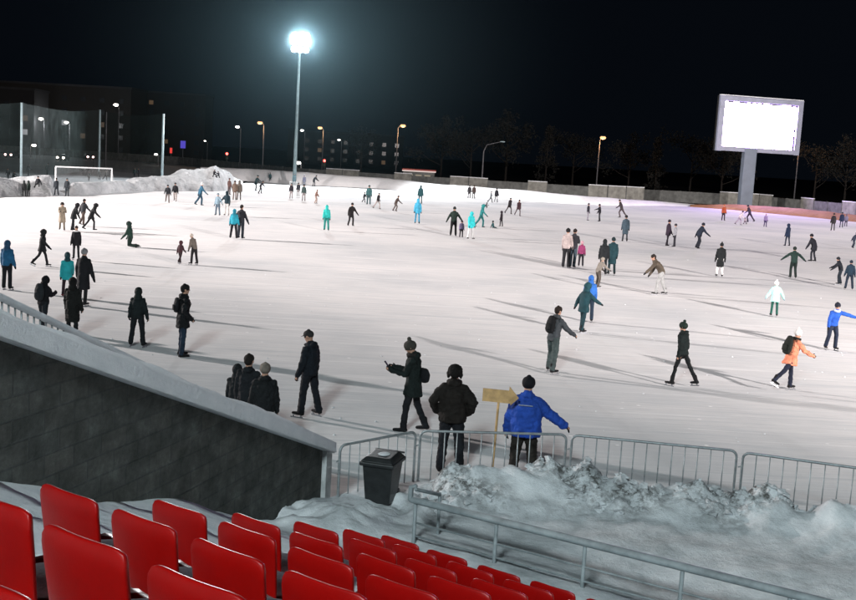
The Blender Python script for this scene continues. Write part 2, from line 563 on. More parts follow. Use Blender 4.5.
def person(px, fy, hpx, label, face, jacket, trousers, head, pose='stand', shoe='skate', flip=False, kid=False,
           glove='#15161a', hood=None, scarf=None, band=None, shoecol='#141416', wide=1.0, zbase=0.0, name='person', **extra):
    """px, fy: where the feet stand in the photograph; face: turn from facing away, clockwise seen from above"""
    PCOUNT[0] += 1
    pos = ground(px, fy, zbase)
    dist = float((pos - Cv) @ Fv)
    P = dict(POSES[pose])
    P.update(extra)
    if flip:
        P = mirror(P)
    P.setdefault('lean', 0)
    jt, jc = jacket
    ht, hc = head
    Htot = hpx * dist / F_PX / math.cos(TH) * 1.0
    sole = 0.085 if shoe == 'skate' else 0.03
    sole *= min(1, Htot / 1.4)
    # body height so that the posed figure ends up as tall as measured
    J = skeleton(P, 1.0)
    low = min(J['anL'].z, J['anR'].z) - 0.035
    if pose in ('sit',):
        low = -0.075
    if pose == 'kneel':
        low = min(J['knL'].z, J['knR'].z) - 0.05
    top = (J['head'] + J['ht'] * 0.075).z
    for q in ('neck',):
        top = max(top, J[q].z)
    top += {'pom': 0.03, 'fur': 0.02, 'beanie': 0.012, 'hood': 0.015}.get(ht, 0.004)
    H = (Htot - sole) / (top - low)
    H = min(H, 1.98)
    # heads of children are larger in proportion
    hs = 1.0 + max(0.0, (1.55 - H)) * 0.45 if kid else 1.0
    J = skeleton(P, H)
    lift = -(low * H) + sole
    if pose in ('sit', 'kneel'):
        lift = -(low * H) + 0.02
    for k in list(J):
        if k in ('pelvis', 'waist', 'chest', 'neck', 'head') or k[:2] in ('hi', 'kn', 'an', 'sh', 'el', 'wr') and not k.startswith('sh_n'):
            if k in ('ht', 'hr', 'hf', 'hdL', 'hdR'):
                continue
            J[k] = J[k] + V(0, 0, lift)
    near, mid = dist < 34, dist < 75
    vox = (0.013 if near else 0.024 if mid else 0.042) * max(0.55, min(1, H / 1.7))
    n = 14 if near else 10
    sk = rad(-face)
    if hood is None and ht != 'hood' and jt != 'slim' and PCOUNT[0] % 5 < 3:
        hood = 'down'
    root = thing(name, label, 'person', tuple(pos), sk, PEOPLE_GROUP)
    t, rt, fw = J['t'], J['rt'], J['fw']
    hcen, hup, hri, hfo = J['head'], J['ht'], J['hr'], J['hf']
    hh = 0.0695 * H * hs          # half head height
    W = wide * 1.10

    # ---------- body: one continuous skin surface
    b = MB()
    b.ell(hcen + hup * hh * 0.18, (hh * 0.72, hh * 0.86, hh * 0.84), (hri, hfo, hup), n, 10)
    b.ell(hcen - hup * hh * 0.36 + hfo * hh * 0.22, (hh * 0.56, hh * 0.62, hh * 0.64), (hri, hfo, hup), n, 8)
    if mid:
        b.ell(hcen - hup * hh * 0.10 + hfo * hh * 0.88, (hh * 0.13, hh * 0.20, hh * 0.22), (hri, hfo, hup), 8, 6)
        b.ell(hcen - hup * hh * 0.82 + hfo * hh * 0.55, (hh * 0.26, hh * 0.24, hh * 0.18), (hri, hfo, hup), 8, 6)
        b.ell(hcen + hup * hh * 0.16 + hfo * hh * 0.74, (hh * 0.50, hh * 0.16, hh * 0.12), (hri, hfo, hup), 8, 6)
        for sg in (-1, 1):
            b.ell(hcen - hup * hh * 0.05 + hri * (sg * hh * 0.72) - hfo * hh * 0.08, (hh * 0.10, hh * 0.2, hh * 0.27), (hri, hfo, hup), 8, 6)
    b.tube([J['chest'], J['neck'], hcen - hup * hh * 0.4], [0.05 * H, 0.036 * H, 0.036 * H], n)
    b.tube([J['pelvis'], J['waist'], J['chest'], J['neck'] - t * 0.03 * H],
           [(0.075 * H, 0.05 * H, rt), (0.065 * H, 0.048 * H, rt), (0.080 * H, 0.055 * H, rt), (0.075 * H, 0.04 * H, rt)], n)
    for sd, sg in (('L', -1), ('R', 1)):
        b.tube([J['chest'] + rt * sg * 0.02, J['sh' + sd], J['el' + sd], J['wr' + sd], J['wr' + sd] + J['hd' + sd] * 0.06 * H],
               [0.026 * H, 0.024 * H, 0.019 * H, 0.015 * H, 0.016 * H], 8)
        b.tube([J['pelvis'], J['hip' + sd], J['kn' + sd], J['an' + sd], J['an' + sd] + J['ft' + sd] * 0.03 * H],
               [0.04 * H, 0.042 * H, 0.027 * H, 0.018 * H, 0.012 * H], 8)
    o = b.build('body', M_SKIN, root)
    later(o, vox * 0.8, 2)

    if near:
        for sg in (-1, 1):
            e = MB().ell(hcen + hup * hh * 0.02 + hri * (sg * hh * 0.30) + hfo * hh * 0.76, (hh * 0.10, hh * 0.07, hh * 0.07), (hri, hfo, hup), 8, 6)
            e.build('eye', M_EYE, root, True)
        e = MB().ell(hcen - hup * hh * 0.52 + hfo * hh * 0.83, (hh * 0.22, hh * 0.05, hh * 0.05), (hri, hfo, hup), 8, 6)
        e.build('mouth', M_LIP, root, True)

    # ---------- jacket
    j = MB()
    ck = 0.9 if jt == 'slim' else 1.0
    hips_z = {'slim': -0.03, 'short': -0.045, 'mid': -0.12, 'long': -0.26, 'robe': -0.30}[jt]
    legd = ((J['knL'] + J['knR']) / 2 - J['pelvis'])
    legn = legd.normalized()
    spread = (J['knL'] - J['knR']).length / 2
    rings = []
    hemw = 0.100 * H * W
    if hips_z < -0.06:
        f_ = min(1.0, -hips_z / 0.243)
        hemp = J['pelvis'] + legd * f_
        hemw2 = max(0.106 * H * W, spread * f_ * 0.9 + 0.055 * H)
        fy_spread = abs((J['knL'] - J['knR']).y) / 2 * f_
        rings.append((hemp, (hemw2, 0.084 * H * W + fy_spread * 0.8, rt)))
        rings.append(((hemp + J['pelvis']) / 2, ((hemw2 + hemw) / 2 + 0.004, 0.082 * H * W + fy_spread * 0.4, rt)))
    else:
        rings.append((J['pelvis'] + legn * (-hips_z * H), (hemw, 0.078 * H * W, rt)))
    rings += [(J['pelvis'] + t * 0.02 * H, (0.098 * H * W * ck, 0.078 * H * W * ck, rt)),
              (J['waist'], (0.096 * H * W * ck, 0.077 * H * W * ck, rt)),
              (J['chest'] - t * 0.02 * H, (0.104 * H * W * ck, 0.081 * H * W * ck, rt)),
              (J['chest'] + t * 0.04 * H, (0.110 * H * ck * (W + 1) / 2, 0.075 * H * ck * (W + 1) / 2, rt)),
              (J['neck'] - t * 0.022 * H, (0.099 * H, 0.061 * H, rt)),
              (J['neck'] + t * 0.008 * H, (0.068 * H, 0.052 * H, rt)),
              (J['neck'] + t * 0.034 * H, (0.044 * H, 0.045 * H, rt))]
    j.tube([r[0] for r in rings], [r[1] for r in rings], n + 4, c0=0.25)
    for sd, sg in (('L', -1), ('R', 1)):
        s0, e0, w0 = J['sh' + sd], J['el' + sd], J['wr' + sd]
        j.ell(s0 - t * 0.006 * H, (0.046 * H, 0.048 * H, 0.045 * H), None, 10, 8)
        m1, m2 = (s0 + e0) / 2, (e0 + w0) / 2
        aw = ck * (W + 1) / 2
        j.tube([s0 - rt * (sg * 0.02 * H), m1, e0, m2, w0 + (w0 - e0) * 0.14],
               [0.044 * H * aw, 0.043 * H * aw, 0.039 * H * aw, 0.036 * H * aw, 0.030 * H * aw], n)
    if hood == 'down':
        j.ell(J['neck'] - fw * 0.046 * H + t * 0.012 * H, (0.064 * H, 0.034 * H, 0.036 * H), (rt, fw, t), n, 8)
        j.tube([J['neck'] - rt * 0.05 * H + t * 0.01 * H, J['neck'] - rt * 0.03 * H + fw * 0.045 * H, J['neck'] + rt * 0.03 * H + fw * 0.045 * H, J['neck'] + rt * 0.05 * H + t * 0.01 * H],
               [0.02 * H] * 4, 8)
    jo = j.build('jacket' if jt in ('slim', 'short', 'mid') else 'coat', fab(jc), root)
    later(jo, vox, 2 if near else 3, 0.030 * H if near else (0.016 * H if mid else 0), 0.085)

    if band:  # pale stripe across the shoulder blades
        c0 = J['chest'] - fw * 0.082 * H * W + t * 0.012 * H
        s = MB()
        s.tube([c0 - rt * 0.062 * H, c0 - fw * 0.006 * H, c0 + rt * 0.062 * H], [(0.010, 0.006, t)] * 3, 8)
        s.build('back_stripe', fab(band), root, True)

    # ---------- trousers
    p_ = MB()
    tw_ = 1.18 if jt in ('short', 'slim') and W >= 1 else 1.0
    if extra.get('slimleg'):
        tw_ = 0.84
    p_.ell(J['pelvis'] - V(0, 0, 0.012 * H), (0.086 * H, 0.066 * H, 0.06 * H), None, n, 8)
    for sd, sg in (('L', -1), ('R', 1)):
        h0, k0, a0 = J['hip' + sd], J['kn' + sd], J['an' + sd]
        p_.tube([J['pelvis'] + rt * sg * 0.03 * H, h0, (h0 + k0) / 2, k0, (k0 + a0) / 2, a0 + (a0 - k0) * 0.05],
                [0.056 * H * tw_, 0.053 * H * tw_, 0.047 * H * tw_, 0.038 * H * tw_, 0.037 * H * tw_, 0.036 * H * tw_], n)
    po = p_.build('trousers', fab(trousers), root)
    later(po, vox, 2 if near else 3, 0.022 * H if near else 0, 0.07)

    # ---------- footwear
    for sd, sg in (('L', -1), ('R', 1)):
        a0, f_ = J['an' + sd], J['ft' + sd]
        dn = J['sh_n' + sd]
        dn = (dn - f_ * dn.dot(f_)).normalized()
        s = MB()
        fl = 0.115 * H
        sole_p = a0 + dn * 0.03 * H
        s.tube([a0 - dn * 0.075 * H, a0, sole_p - f_ * 0.02 * H], [0.031 * H, 0.032 * H, 0.029 * H], n)
        s.tube([sole_p - f_ * 0.03 * H, sole_p + f_ * fl * 0.35, sole_p + f_ * fl * 0.9],
               [(0.026 * H, 0.022 * H, f_.cross(dn)), (0.026 * H, 0.022 * H, f_.cross(dn)), (0.022 * H, 0.017 * H, f_.cross(dn))], n)
        so = s.build('skate_boot' if shoe == 'skate' else 'boot', fab(shoecol), root)
        later(so, vox * 0.75, 2)
        if shoe == 'skate' and dist < 62:
            q = f_.cross(dn)
            Mx = Matrix((q, f_, dn)).transposed()
            bl = MB()
            c0 = sole_p + dn * (0.022 * H + 0.030) + f_ * fl * 0.38
            bl.box(c0 + dn * 0.016, (0.006, fl * 1.5, 0.026), mat=Mx)
            for k in (-0.42, 0.42):
                bl.box(c0 + f_ * fl * k - dn * 0.012, (0.012, 0.035, 0.036), mat=Mx)
            bl.build('blade', M_BLADE, so)

    # ---------- gloves
    for sd, sg in (('L', -1), ('R', 1)):
        w0, d0 = J['wr' + sd], J['hd' + sd]
        gm = fab(glove) if glove else M_SKIN
        if near:
            sv = V(0, 1, 0) if abs(d0.y) < 0.8 else V(0, 0, 1)
            hm = hand_mesh(max(1.3, H), w0 - d0 * 0.012, d0, -sv, rt * -sg, P.get('curl' + sd, 48), sg)
            go = hm.build('glove' if glove else 'hand', gm, root)
            later(go, 0.0062, 1)
        else:
            g = MB()
            g.tube([w0, w0 + d0 * 0.045 * H, w0 + d0 * 0.085 * H], [0.021 * H, 0.025 * H, 0.017 * H], 8)
            g.tube([w0 + d0 * 0.02 * H, w0 + d0 * 0.055 * H + fw * 0.026 * H], [0.011 * H, 0.010 * H], 6)
            go = g.build('glove' if glove else 'hand', gm, root)
            later(go, vox * 0.6, 1)

    # ---------- head wear
    h = MB()
    HB = (hri, hfo, hup)
    if ht in ('beanie', 'pom', 'cap', 'hair', 'longhair', 'bald'):
        k = 1.10 if ht in ('beanie', 'pom') else 1.05
        rs, ps = [], []
        tilt = (hup + hfo * -0.22).normalized()
        base = hcen + hup * hh * (0.30 if ht != 'longhair' else 0.2)
        for q, r in ((-0.18, 0.98), (0.10, 1.03), (0.38, 0.95), (0.60, 0.72), (0.74, 0.38)):
            ps.append(base + tilt * hh * q)
            rs.append((hh * 0.76 * k * r, hh * 0.90 * k * r, hri))
        h.tube(ps, rs, n + 2)
        if ht in ('hair', 'longhair'):
            h.ell(hcen - hfo * hh * 0.36 + hup * hh * 0.02, (hh * 0.70, hh * 0.56, hh * 0.72), HB, n, 8)
        if ht == 'longhair':
            h.tube([hcen - hfo * hh * 0.5, hcen - hfo * hh * 0.75 - hup * hh * 1.1, J['neck'] - fw * 0.06 * H - t * 0.05 * H],
                   [(hh * 0.7, hh * 0.4, hri), (hh * 0.66, hh * 0.34, hri), (hh * 0.4, hh * 0.2, hri)], n)
        if ht == 'cap':
            h.tube([hcen + hup * hh * 0.34 + hfo * hh * 0.6, hcen + hup * hh * 0.26 + hfo * hh * 1.45],
                   [(hh * 0.62, hh * 0.07, hri), (hh * 0.5, hh * 0.05, hri)], n)
        if ht == 'beanie' or ht == 'pom':
            h.tube([base - tilt * hh * 0.25, base + tilt * hh * 0.08], [(hh * 0.80 * k, hh * 0.95 * k, hri)] * 2, n + 2)
        nm = 'hair' if 'hair' in ht else 'hat'
        ho = h.build(nm, fab(hc), root)
        later(ho, vox * 0.75, 2)
        if ht == 'pom':
            pm = MB().ell(base + tilt * hh * 1.0, (hh * 0.36,) * 3, HB, 10, 8).build('pompom', fab(hc), ho)
            later(pm, vox * 0.7, 1)
    elif ht == 'fur':
        h.ell(hcen + hup * hh * 0.42 - hfo * hh * 0.05, (hh * 0.98, hh * 1.12, hh * 0.72), HB, n, 8)
        for sg in (-1, 1):
            h.ell(hcen + hri * (sg * hh * 0.82) - hup * hh * 0.18 - hfo * hh * 0.1, (hh * 0.26, hh * 0.52, hh * 0.62), HB, n, 8)
        h.ell(hcen - hfo * hh * 0.62 + hup * hh * 0.05, (hh * 0.8, hh * 0.48, hh * 0.8), HB, n, 8)
        ho = h.build('fur_hat', fab(hc), root)
        later(ho, vox * 0.75, 1, hh * 0.22 if near else 0, 0.035)
    elif ht == 'hood':
        ps, rs = [], []
        for q, r in ((-0.95, 0.55), (-0.7, 0.85), (-0.25, 1.04), (0.2, 1.06), (0.52, 0.98), (0.66, 0.9)):
            ps.append(hcen + hfo * hh * q + hup * hh * 0.10)
            rs.append((hh * 0.92 * r, hh * 1.14 * r, hri))
        h.tube(ps, rs, n + 2)
        h.tube([J['neck'] + t * 0.01 * H - fw * 0.01 * H, hcen - hup * hh * 0.6 - hfo * hh * 0.15], [0.078 * H, 0.058 * H], n)
        ho = h.build('hood', fab(hc), root)
        later(ho, vox * 0.8, 2, 0.01 * H if near else 0, 0.06)
        if scarf == 'trim':
            tr = MB()
            c0 = hcen + hfo * hh * 0.55 + hup * hh * 0.10
            pts = [c0 + hri * (math.cos(a) * hh * 0.90) + hup * (math.sin(a) * hh * 1.08) for a in [2 * PI * k / 14 for k in range(15)]]
            tr.tube(pts, [hh * 0.24] * 15, 8, cap=False)
            tr.build('fur_trim', fab('#6e675c'), ho, True)
    if scarf and scarf != 'trim':
        s = MB()
        c0 = J['neck'] + t * 0.018 * H + fw * 0.006 * H
        pts = [c0 + rt * (math.cos(a) * 0.050 * H) + fw * (math.sin(a) * 0.048 * H) for a in [2 * PI * k / 12 for k in range(13)]]
        s.tube(pts, [0.026 * H] * 13, 8, cap=False)
        s.build('scarf', fab(scarf), root, True)
    return root, J, H


def backpack(root, J, H, label, col, size=1.0):
    o = thing('backpack', label, 'backpack', root.location, root.rotation_euler.z)
    t, rt, fw = J['t'], J['rt'], J['fw']
    c0 = J['chest'] - fw * (0.073 * H + 0.075 * size) - t * 0.025 * H
    m = MB()
    m.tube([c0 - t * 0.20 * size, c0 - t * 0.10 * size, c0 + t * 0.06 * size, c0 + t * 0.19 * size],
           [(0.135 * size, 0.075 * size, rt), (0.155 * size, 0.095 * size, rt), (0.150 * size, 0.085 * size, rt), (0.11 * size, 0.055 * size, rt)], 14)
    later(m.build('pack_body', fab(col), o), 0.018, 2, 0.02, 0.1)
    m = MB()
    m.tube([c0 - t * 0.16 * size - fw * 0.085 * size, c0 - t * 0.02 * size - fw * 0.095 * size],
           [(0.10 * size, 0.03 * size, rt), (0.095 * size, 0.03 * size, rt)], 12)
    later(m.build('front_pocket', fab(col), o), 0.018, 2)
    for sg in (-1, 1):
        s = MB()
        q = rt * (sg * 0.062 * H)
        s.tube([c0 + t * 0.17 * size + q, J['neck'] + q - t * 0.008 * H - fw * 0.02 * H, J['neck'] + q - t * 0.05 * H + fw * 0.064 * H, J['chest'] + q + fw * 0.085 * H, J['waist'] + q * 1.3 + fw * 0.04 * H, c0 - t * 0.17 * size + q],
               [(0.022, 0.007, rt)] * 6, 8)
        s.build('shoulder_strap', fab(col), o, True)
    return o


BK, BK2, BK3 = '#17191d', '#1f2226', '#101114'
NAVY, DGR, TEAL, TURQ, BLUE, ROYAL = '#1a2233', '#17251f', '#1b666d', '#2a9aa0', '#1f4f86', '#1e3f9e'
BEIGE, GREY, LGREY, WHITE, BROWN = '#8a8072', '#55585c', '#9a9da0', '#dcdcdc', '#4a4238'
MAROON, MAGENTA, LILAC, PEACH, MINT, ORANGE, JEANS, DTEAL = '#42262c', '#7b2c55', '#8d83a2', '#e8977a', '#aee0d8', '#a04c2a', '#252f40', '#17363b'


def crowd():
    S = person
    # --- by the near barrier and the stair wall
    r = S(411, 431, 93, 'woman in dark coat and knit hat reading her phone, bag at her hip', -80, ('mid', '#141d1c'), BK, ('pom', '#3c3a36'), 'phone', shoe='boot', scarf='#23211f', curlL=70, curlR=70)
    phone_things(*r)
    r = S(449, 472, 110, 'man in bulky dark jacket and fur hat, hands at his pockets, behind the barrier', 4, ('short', '#1b1714'), '#191b20', ('fur', '#14110f'), 'hips', shoe='boot', wide=1.22, hood='down', scarf='#1d1815')
    r = S(521, 488, 113, 'man in royal blue winter jacket leaning a gloved hand on the barrier rail', 10, ('short', '#23489f'), '#2a2723', ('beanie', '#15151a'), 'stand', shoe='boot', wide=1.36, hood='down', band='#8791a8', lean=7,
          aL=(-4, 17, 22, 8), aR=(6, 44, 6, -12), L=(0, 6, 2), R=(-2, 6, 2), nod=(8, 0))
    S(308, 417, 87, 'bare-faced man in dark jacket turning sideways on skates near the stair wall', -62, ('short', '#10161d'), '#12161c', ('cap', '#2b2a2a'), 'feet_apart', hood='down', wide=1.08, glove='#2c2320', L=(7, 7, 5), R=(-8, 6, 4), nod=(16, 0))
    S(246, 446, 93, 'dark-haired man just behind the stair wall, taller of the two there', 10, ('short', '#15181c'), BK, ('hair', '#1c1815'), 'stand', shoe='boot', hood='down')
    S(262, 455, 94, 'person with pale grey knit hat and black jacket just behind the stair wall', -8, ('short', '#121517'), BK, ('beanie', '#6d655d'), 'stand', shoe='boot', hood='down', wide=1.1)
    S(235, 440, 77, 'small hooded figure half hidden behind the stair wall beside the dark-haired man', 15, ('short', '#14181b'), BK, ('hood', '#191c1f'), 'stand', shoe='boot')
    S(137, 347, 60, 'person in black hooded jacket standing with feet apart on skates, back turned', 4, ('short', '#141c1e'), '#14181c', ('hood', '#1a2322'), 'feet_apart')
    r = S(182, 356, 72, 'man in black parka with small backpack and dark blue jeans, standing sideways', 62, ('mid', '#121417'), '#1c2a3a', ('hair', '#151313'), 'pockets', shoe='boot', hood='down')
    S(72, 338, 61, 'person in plain black coat standing close behind the snowy handrail, back turned', 8, ('long', '#131514'), BK, ('hood', '#141313'), 'stand', shoe='boot', wide=1.05)
    r2 = S(43, 330, 54, 'hooded onlooker in black jacket with dark backpack beside the snowy handrail', 20, ('short', '#15151a'), '#1d2127', ('hood', '#17171b'), 'phone', shoe='boot', wide=1.05)
    backpack(r2[0], r2[1], r2[2], 'dark grey backpack on the hooded onlooker beside the handrail', '#23262a')
    backpack(r[0], r[1], r[2], 'small black backpack on the man in parka and jeans', '#14161a', 0.8)
    # --- left middle
    S(7, 290, 50, 'person in steel blue jacket and black trousers at the rink edge, back turned', 6, ('short', '#1d5478'), '#15171c', ('hood', '#2a4a68'), 'stand')
    S(67, 297, 45, 'person in bright turquoise jacket with dark hood walking past a tall black coat', -24, ('mid', '#22949b'), '#2c1f26', ('hood', '#1f3d44'), 'walk', shoecol='#5a1f24', shoe='boot')
    S(83, 306, 58, 'tall person in long black coat with light grey cap beside the turquoise jacket', 12, ('long', '#15171b'), BK, ('beanie', '#77777a'), 'stand2', aR=(0, 16, 6, 0))
    S(76, 260, 34, 'skater in black coat with white fur collar facing the stand', 175, ('mid', '#17171b'), BK, ('hair', '#2b211b'), 'stand', scarf='#cfcfcf')
    S(42, 267, 38, 'skater in dark hooded knee coat and leggings stepping to one side', 72, ('mid', '#16181b'), '#15161a', ('hood', '#1b1d1f'), 'walk')
    S(130, 247, 27, 'child in dark green suit kneeling alone on the ice', -85, ('short', '#1b332c'), '#152722', ('hood', '#1b2e29'), 'kneel', kid=True)
    S(180, 264, 23, 'small child in maroon overall beside a stooping adult in grey', 20, ('short', '#3a2429'), '#24191c', ('hood', '#43282e'), 'walk', kid=True)
    S(194, 265, 31, 'adult in grey brown jacket and pale hat stooping beside a small child', -60, ('short', '#5f5852'), '#1c1b1d', ('beanie', '#b5aaa0'), 'stand2', lean=22, nod=(12, 0))
    S(62, 231, 29, 'skater in long beige coat and dark hat clasping something to the chest', 160, ('long', '#8a7f70'), '#6b6357', ('fur', '#26221f'), 'phone')
    S(73, 231, 28, 'dark figure stooping forward beside a taller skater in grey', 60, ('mid', '#1a1c20'), '#1b1d21', ('hood', '#1b1c20'), 'stand2', lean=26)
    S(83, 226, 27, 'taller skater in grey jacket and brown trousers behind the stooping figure', 30, ('short', '#26282c'), '#4a3f3a', ('hair', '#1e1a18'), 'stride', lean=8)
    S(91, 231, 28, 'skater in black leaning well forward with one leg back', 80, ('mid', '#17191c'), '#191b1f', ('hood', '#191b1d'), 'stride', lean=28)
    S(167.5, 203.5, 19, 'skater in dark grey jacket, one of a pair passing the snow mound', 170, ('short', '#23262b'), '#55504e', ('beanie', '#25272b'), 'stride')
    S(175, 202, 19.5, 'black-jacketed skater in pale trousers, taller of a pair by the snow mound', 175, ('short', '#16181c'), '#7c7673', ('beanie', '#2a2b30'), 'walk')
    S(200, 206, 25, 'slim skater in blue with a light hat alone before the snow mound', 60, ('slim', '#274e63'), '#1e3a4a', ('pom', '#bfc3c4'), 'stride')
    S(217.5, 216, 23, 'slim skater in pale blue grey holding hands with a dark jacket', 200, ('slim', '#6f8490'), '#4b5a66', ('beanie', '#77858d'), 'hold_side', flip=True)
    S(226.5, 216, 25, 'skater in dark teal jacket and white trousers holding hands with a pale blue partner', 190, ('short', '#172a33'), '#a8a6a4', ('hood', '#1a2a32'), 'hold_side')
    S(229, 195, 17, 'reddish brown skater standing by the end of the snow mound', 30, ('short', '#4a3633'), '#3a2f30', ('beanie', '#3a2b2b'), 'stand')
    S(234.5, 200.5, 20, 'skater in brown coat side by side with another in grey brown', 10, ('mid', '#54473f'), '#5d524d', ('beanie', '#3c3431'), 'stand')
    S(239, 200.5, 20, 'skater in grey brown coat close beside the brown coat', -10, ('mid', '#5a544e'), '#4b4541', ('hood', '#4d4843'), 'stand2')
    S(233.5, 239, 30, 'person in bright turquoise jacket and black trousers seen from behind', 8, ('short', '#1f7f92'), '#15161b', ('hood', '#1d6f82'), 'feet_apart', wide=1.06)
    S(240.5, 239, 34, 'taller dark skater close beside the turquoise jacket', 20, ('short', '#1a1e24'), '#1d232b', ('hair', '#1a1614'), 'hold_side_l', aR=(4, 20, 14, 2))
    # --- second rink beyond the snow mound
    G = '#1d2226'
    for x, fy, h, lb in ((8, 180, 12, 'dark figure standing at the edge of the far snow field by the net post'),
                         (28.5, 176, 12, 'dark figure standing on the far snow field right of the net post'),
                         (47.5, 175, 12, 'slim dark figure standing beside the far goal'),
                         (82, 174, 8, 'small dark player beyond the goal mouth nearest its post'),
                         (87, 174, 8, 'small dark player second from the post beyond the goal mouth'),
                         (93, 174, 8.5, 'dark player in the middle of the group beyond the goal mouth'),
                         (89, 181, 9.5, 'dark player standing closest inside the goal mouth'),
                         (99.5, 180, 10, 'grey player on the far field behind the goal'),
                         (105.5, 180, 10, 'dark player on the far field by the other goal post'),
                         (134.5, 178.5, 11, 'dark figure on the far field, one of two standing close together'),
                         (138.5, 178.5, 10.5, 'green grey figure close beside another on the far field')):
        S(x, fy, h, lb, random.choice((0, 90, 180, 250)), ('short', random.choice(('#1b1e22', '#22282a', '#1c2a2a'))), G, ('beanie', '#191b1e'), random.choice(('stand', 'walk', 'stride')), shoe='boot')
    S(13, 180, 9, 'child sitting in the snow near the far net post', 120, ('short', '#1a1d20'), G, ('beanie', '#191b1e'), 'squat', shoe='boot', kid=True)
    S(24, 196.5, 16, 'dark hooded child standing before the snow mound beside a companion in green', 160, ('mid', '#171a1b'), '#181b1d', ('hood', '#1a2020'), 'stand2', shoe='boot', kid=True, wide=1.15)
    S(28.5, 196.5, 16, 'companion in dark green standing before the snow mound beside a hooded child', 200, ('mid', '#182320'), '#181b1d', ('hood', '#1a211f'), 'stand', shoe='boot', wide=1.15)
    S(38, 185, 9, 'dark child sitting on top of the snow mound', 170, ('short', '#191b20'), '#181b1d', ('beanie', '#191b1e'), 'sit', shoe='boot', kid=True, zbase=1.5)
    S(56.5, 196, 18, 'dark skater leaning forward in a gap of the snow mound below the goal post', -40, ('short', '#20252b'), '#20252b', ('hair', '#1a1816'), 'stand2', lean=10)
    S(67, 197, 19, 'dark skater standing upright in a gap of the snow mound below the goal', 180, ('short', '#1c2227'), '#1d2428', ('beanie', '#20262a'), 'stand')
    S(214, 177, 7.5, 'dark figure sitting on the snow mound, one of two', 150, ('short', '#1b1e24'), '#1b1d22', ('beanie', '#22242a'), 'squat', shoe='boot', zbase=2.0)
    S(218.5, 178, 7, 'grey figure sitting beside another on the snow mound', 190, ('short', '#30353c'), '#1b1d22', ('beanie', '#22242a'), 'squat', shoe='boot', zbase=2.0)
    # --- centre far
    S(255.5, 191, 16, 'dark teal skater bending over a leaning companion', 60, ('mid', '#1a2b2f'), '#1c2224', ('beanie', '#1d2a2d'), 'bend', lean=24)
    S(260, 194, 13.5, 'dark skater leaning far forward beside a teal companion', 70, ('short', '#2a2c31'), '#2a2a2d', ('beanie', '#22242a'), 'bend_low', lean=40)
    S(270, 182.5, 10, 'small teal figure standing at the foot of the far snow bank', 180, ('short', '#2a4347'), '#26363a', ('beanie', '#223538'), 'stand')
    S(291, 199, 16, 'skater in dark top and pale leggings near the floodlight mast', 180, ('short', '#26252a'), '#8d8686', ('beanie', '#2d3338'), 'stand')
    S(294, 186, 13, 'blue grey figure in front of the floodlight mast by the snow bank', 170, ('mid', '#4a5f66'), '#44545c', ('beanie', '#506068'), 'stand')
    S(298, 197, 14.5, 'skater in dark jacket and light trousers, middle of the group below the mast', 190, ('short', '#23272d'), '#6f6c6c', ('beanie', '#22262b'), 'stand')
    S(303.5, 201.5, 17.5, 'skater in green grey jacket, front one below the mast', 175, ('short', '#32403f'), '#7d7878', ('beanie', '#2c3436'), 'stand')
    S(304, 187, 12, 'lilac grey skater close to the snow bank below the mast', 180, ('short', '#5d6070'), '#555a66', ('beanie', '#4e5260'), 'stand')
    S(313.5, 187, 12, 'dark skater stooping over at the far snow bank', 110, ('mid', '#191d22'), '#20242a', ('beanie', '#1c2025'), 'bend')
    S(315.5, 204, 15, 'child in brown skating alone with arms held forward', 90, ('short', '#6a5147'), '#8a7b74', ('beanie', '#5c463c'), 'glide', kid=True)
    S(326, 231, 26, 'skater in turquoise top and green trousers coming toward the stand', 178, ('slim', '#28a29c'), '#1f6e68', ('hood', '#2aa39d'), 'stand2')
    S(350.5, 226.5, 24, 'skater all in black with a slight lean, alone at mid ice', 150, ('short', '#191719'), '#1a191b', ('beanie', '#1b191b'), 'glide')
    S(364, 203, 11, 'dark child skating just left of a teal adult', 60, ('short', '#202327'), '#222529', ('beanie', '#202327'), 'walk', kid=True)
    S(368.5, 205, 20, 'adult in teal grey jacket with a dark child near the snow bank', 180, ('short', '#2f5254'), '#33494c', ('beanie', '#24393c'), 'stand')
    S(377.5, 209.5, 17, 'skater in black jacket and pale leggings in mid stride', 120, ('short', '#1f1d20'), '#8b8482', ('beanie', '#221f21'), 'stride')
    S(395.5, 212, 16.5, 'skater in brown jacket striding away from the others', 70, ('short', '#3b312d'), '#4f4744', ('hair', '#2a201b'), 'push')
    S(417, 224, 25.5, 'skater all in sky blue with a hood at mid ice', 176, ('mid', '#3a8fae'), '#2f7795', ('hood', '#3a8fae'), 'stand')
    S(420, 204, 20, 'dark teal figure directly behind the sky blue skater', 180, ('mid', '#1e4247'), '#20393d', ('hood', '#1c3b40'), 'stand')
    S(453, 236.5, 30, 'adult in dark green jacket and black trousers leading a child by the hand', 178, ('short', '#182722'), '#121416', ('beanie', '#1a201f'), 'hold_side_l', aR=(2, 30, 16, 6))
    S(461, 238, 17.5, 'small child in lilac top held by the hand of an adult in dark green', 172, ('short', '#6e6480'), '#201f26', ('beanie', '#2b2833'), 'stand', kid=True)
    S(470, 239.5, 28, 'child in bright turquoise jacket and white trousers', 150, ('mid', '#2eb0b4'), '#b9bcbc', ('hood', '#2aa3a8'), 'stand2', kid=True)
    S(480.5, 228, 24, 'skater in sea green outfit striding with one leg out', 95, ('slim', '#20696a'), '#1c5657', ('hood', '#226e6e'), 'stride')
    S(493, 228, 7.5, 'child in dark teal sitting on the ice after a fall', 70, ('short', '#1d4044'), '#1c3437', ('beanie', '#19292c'), 'sit', kid=True)
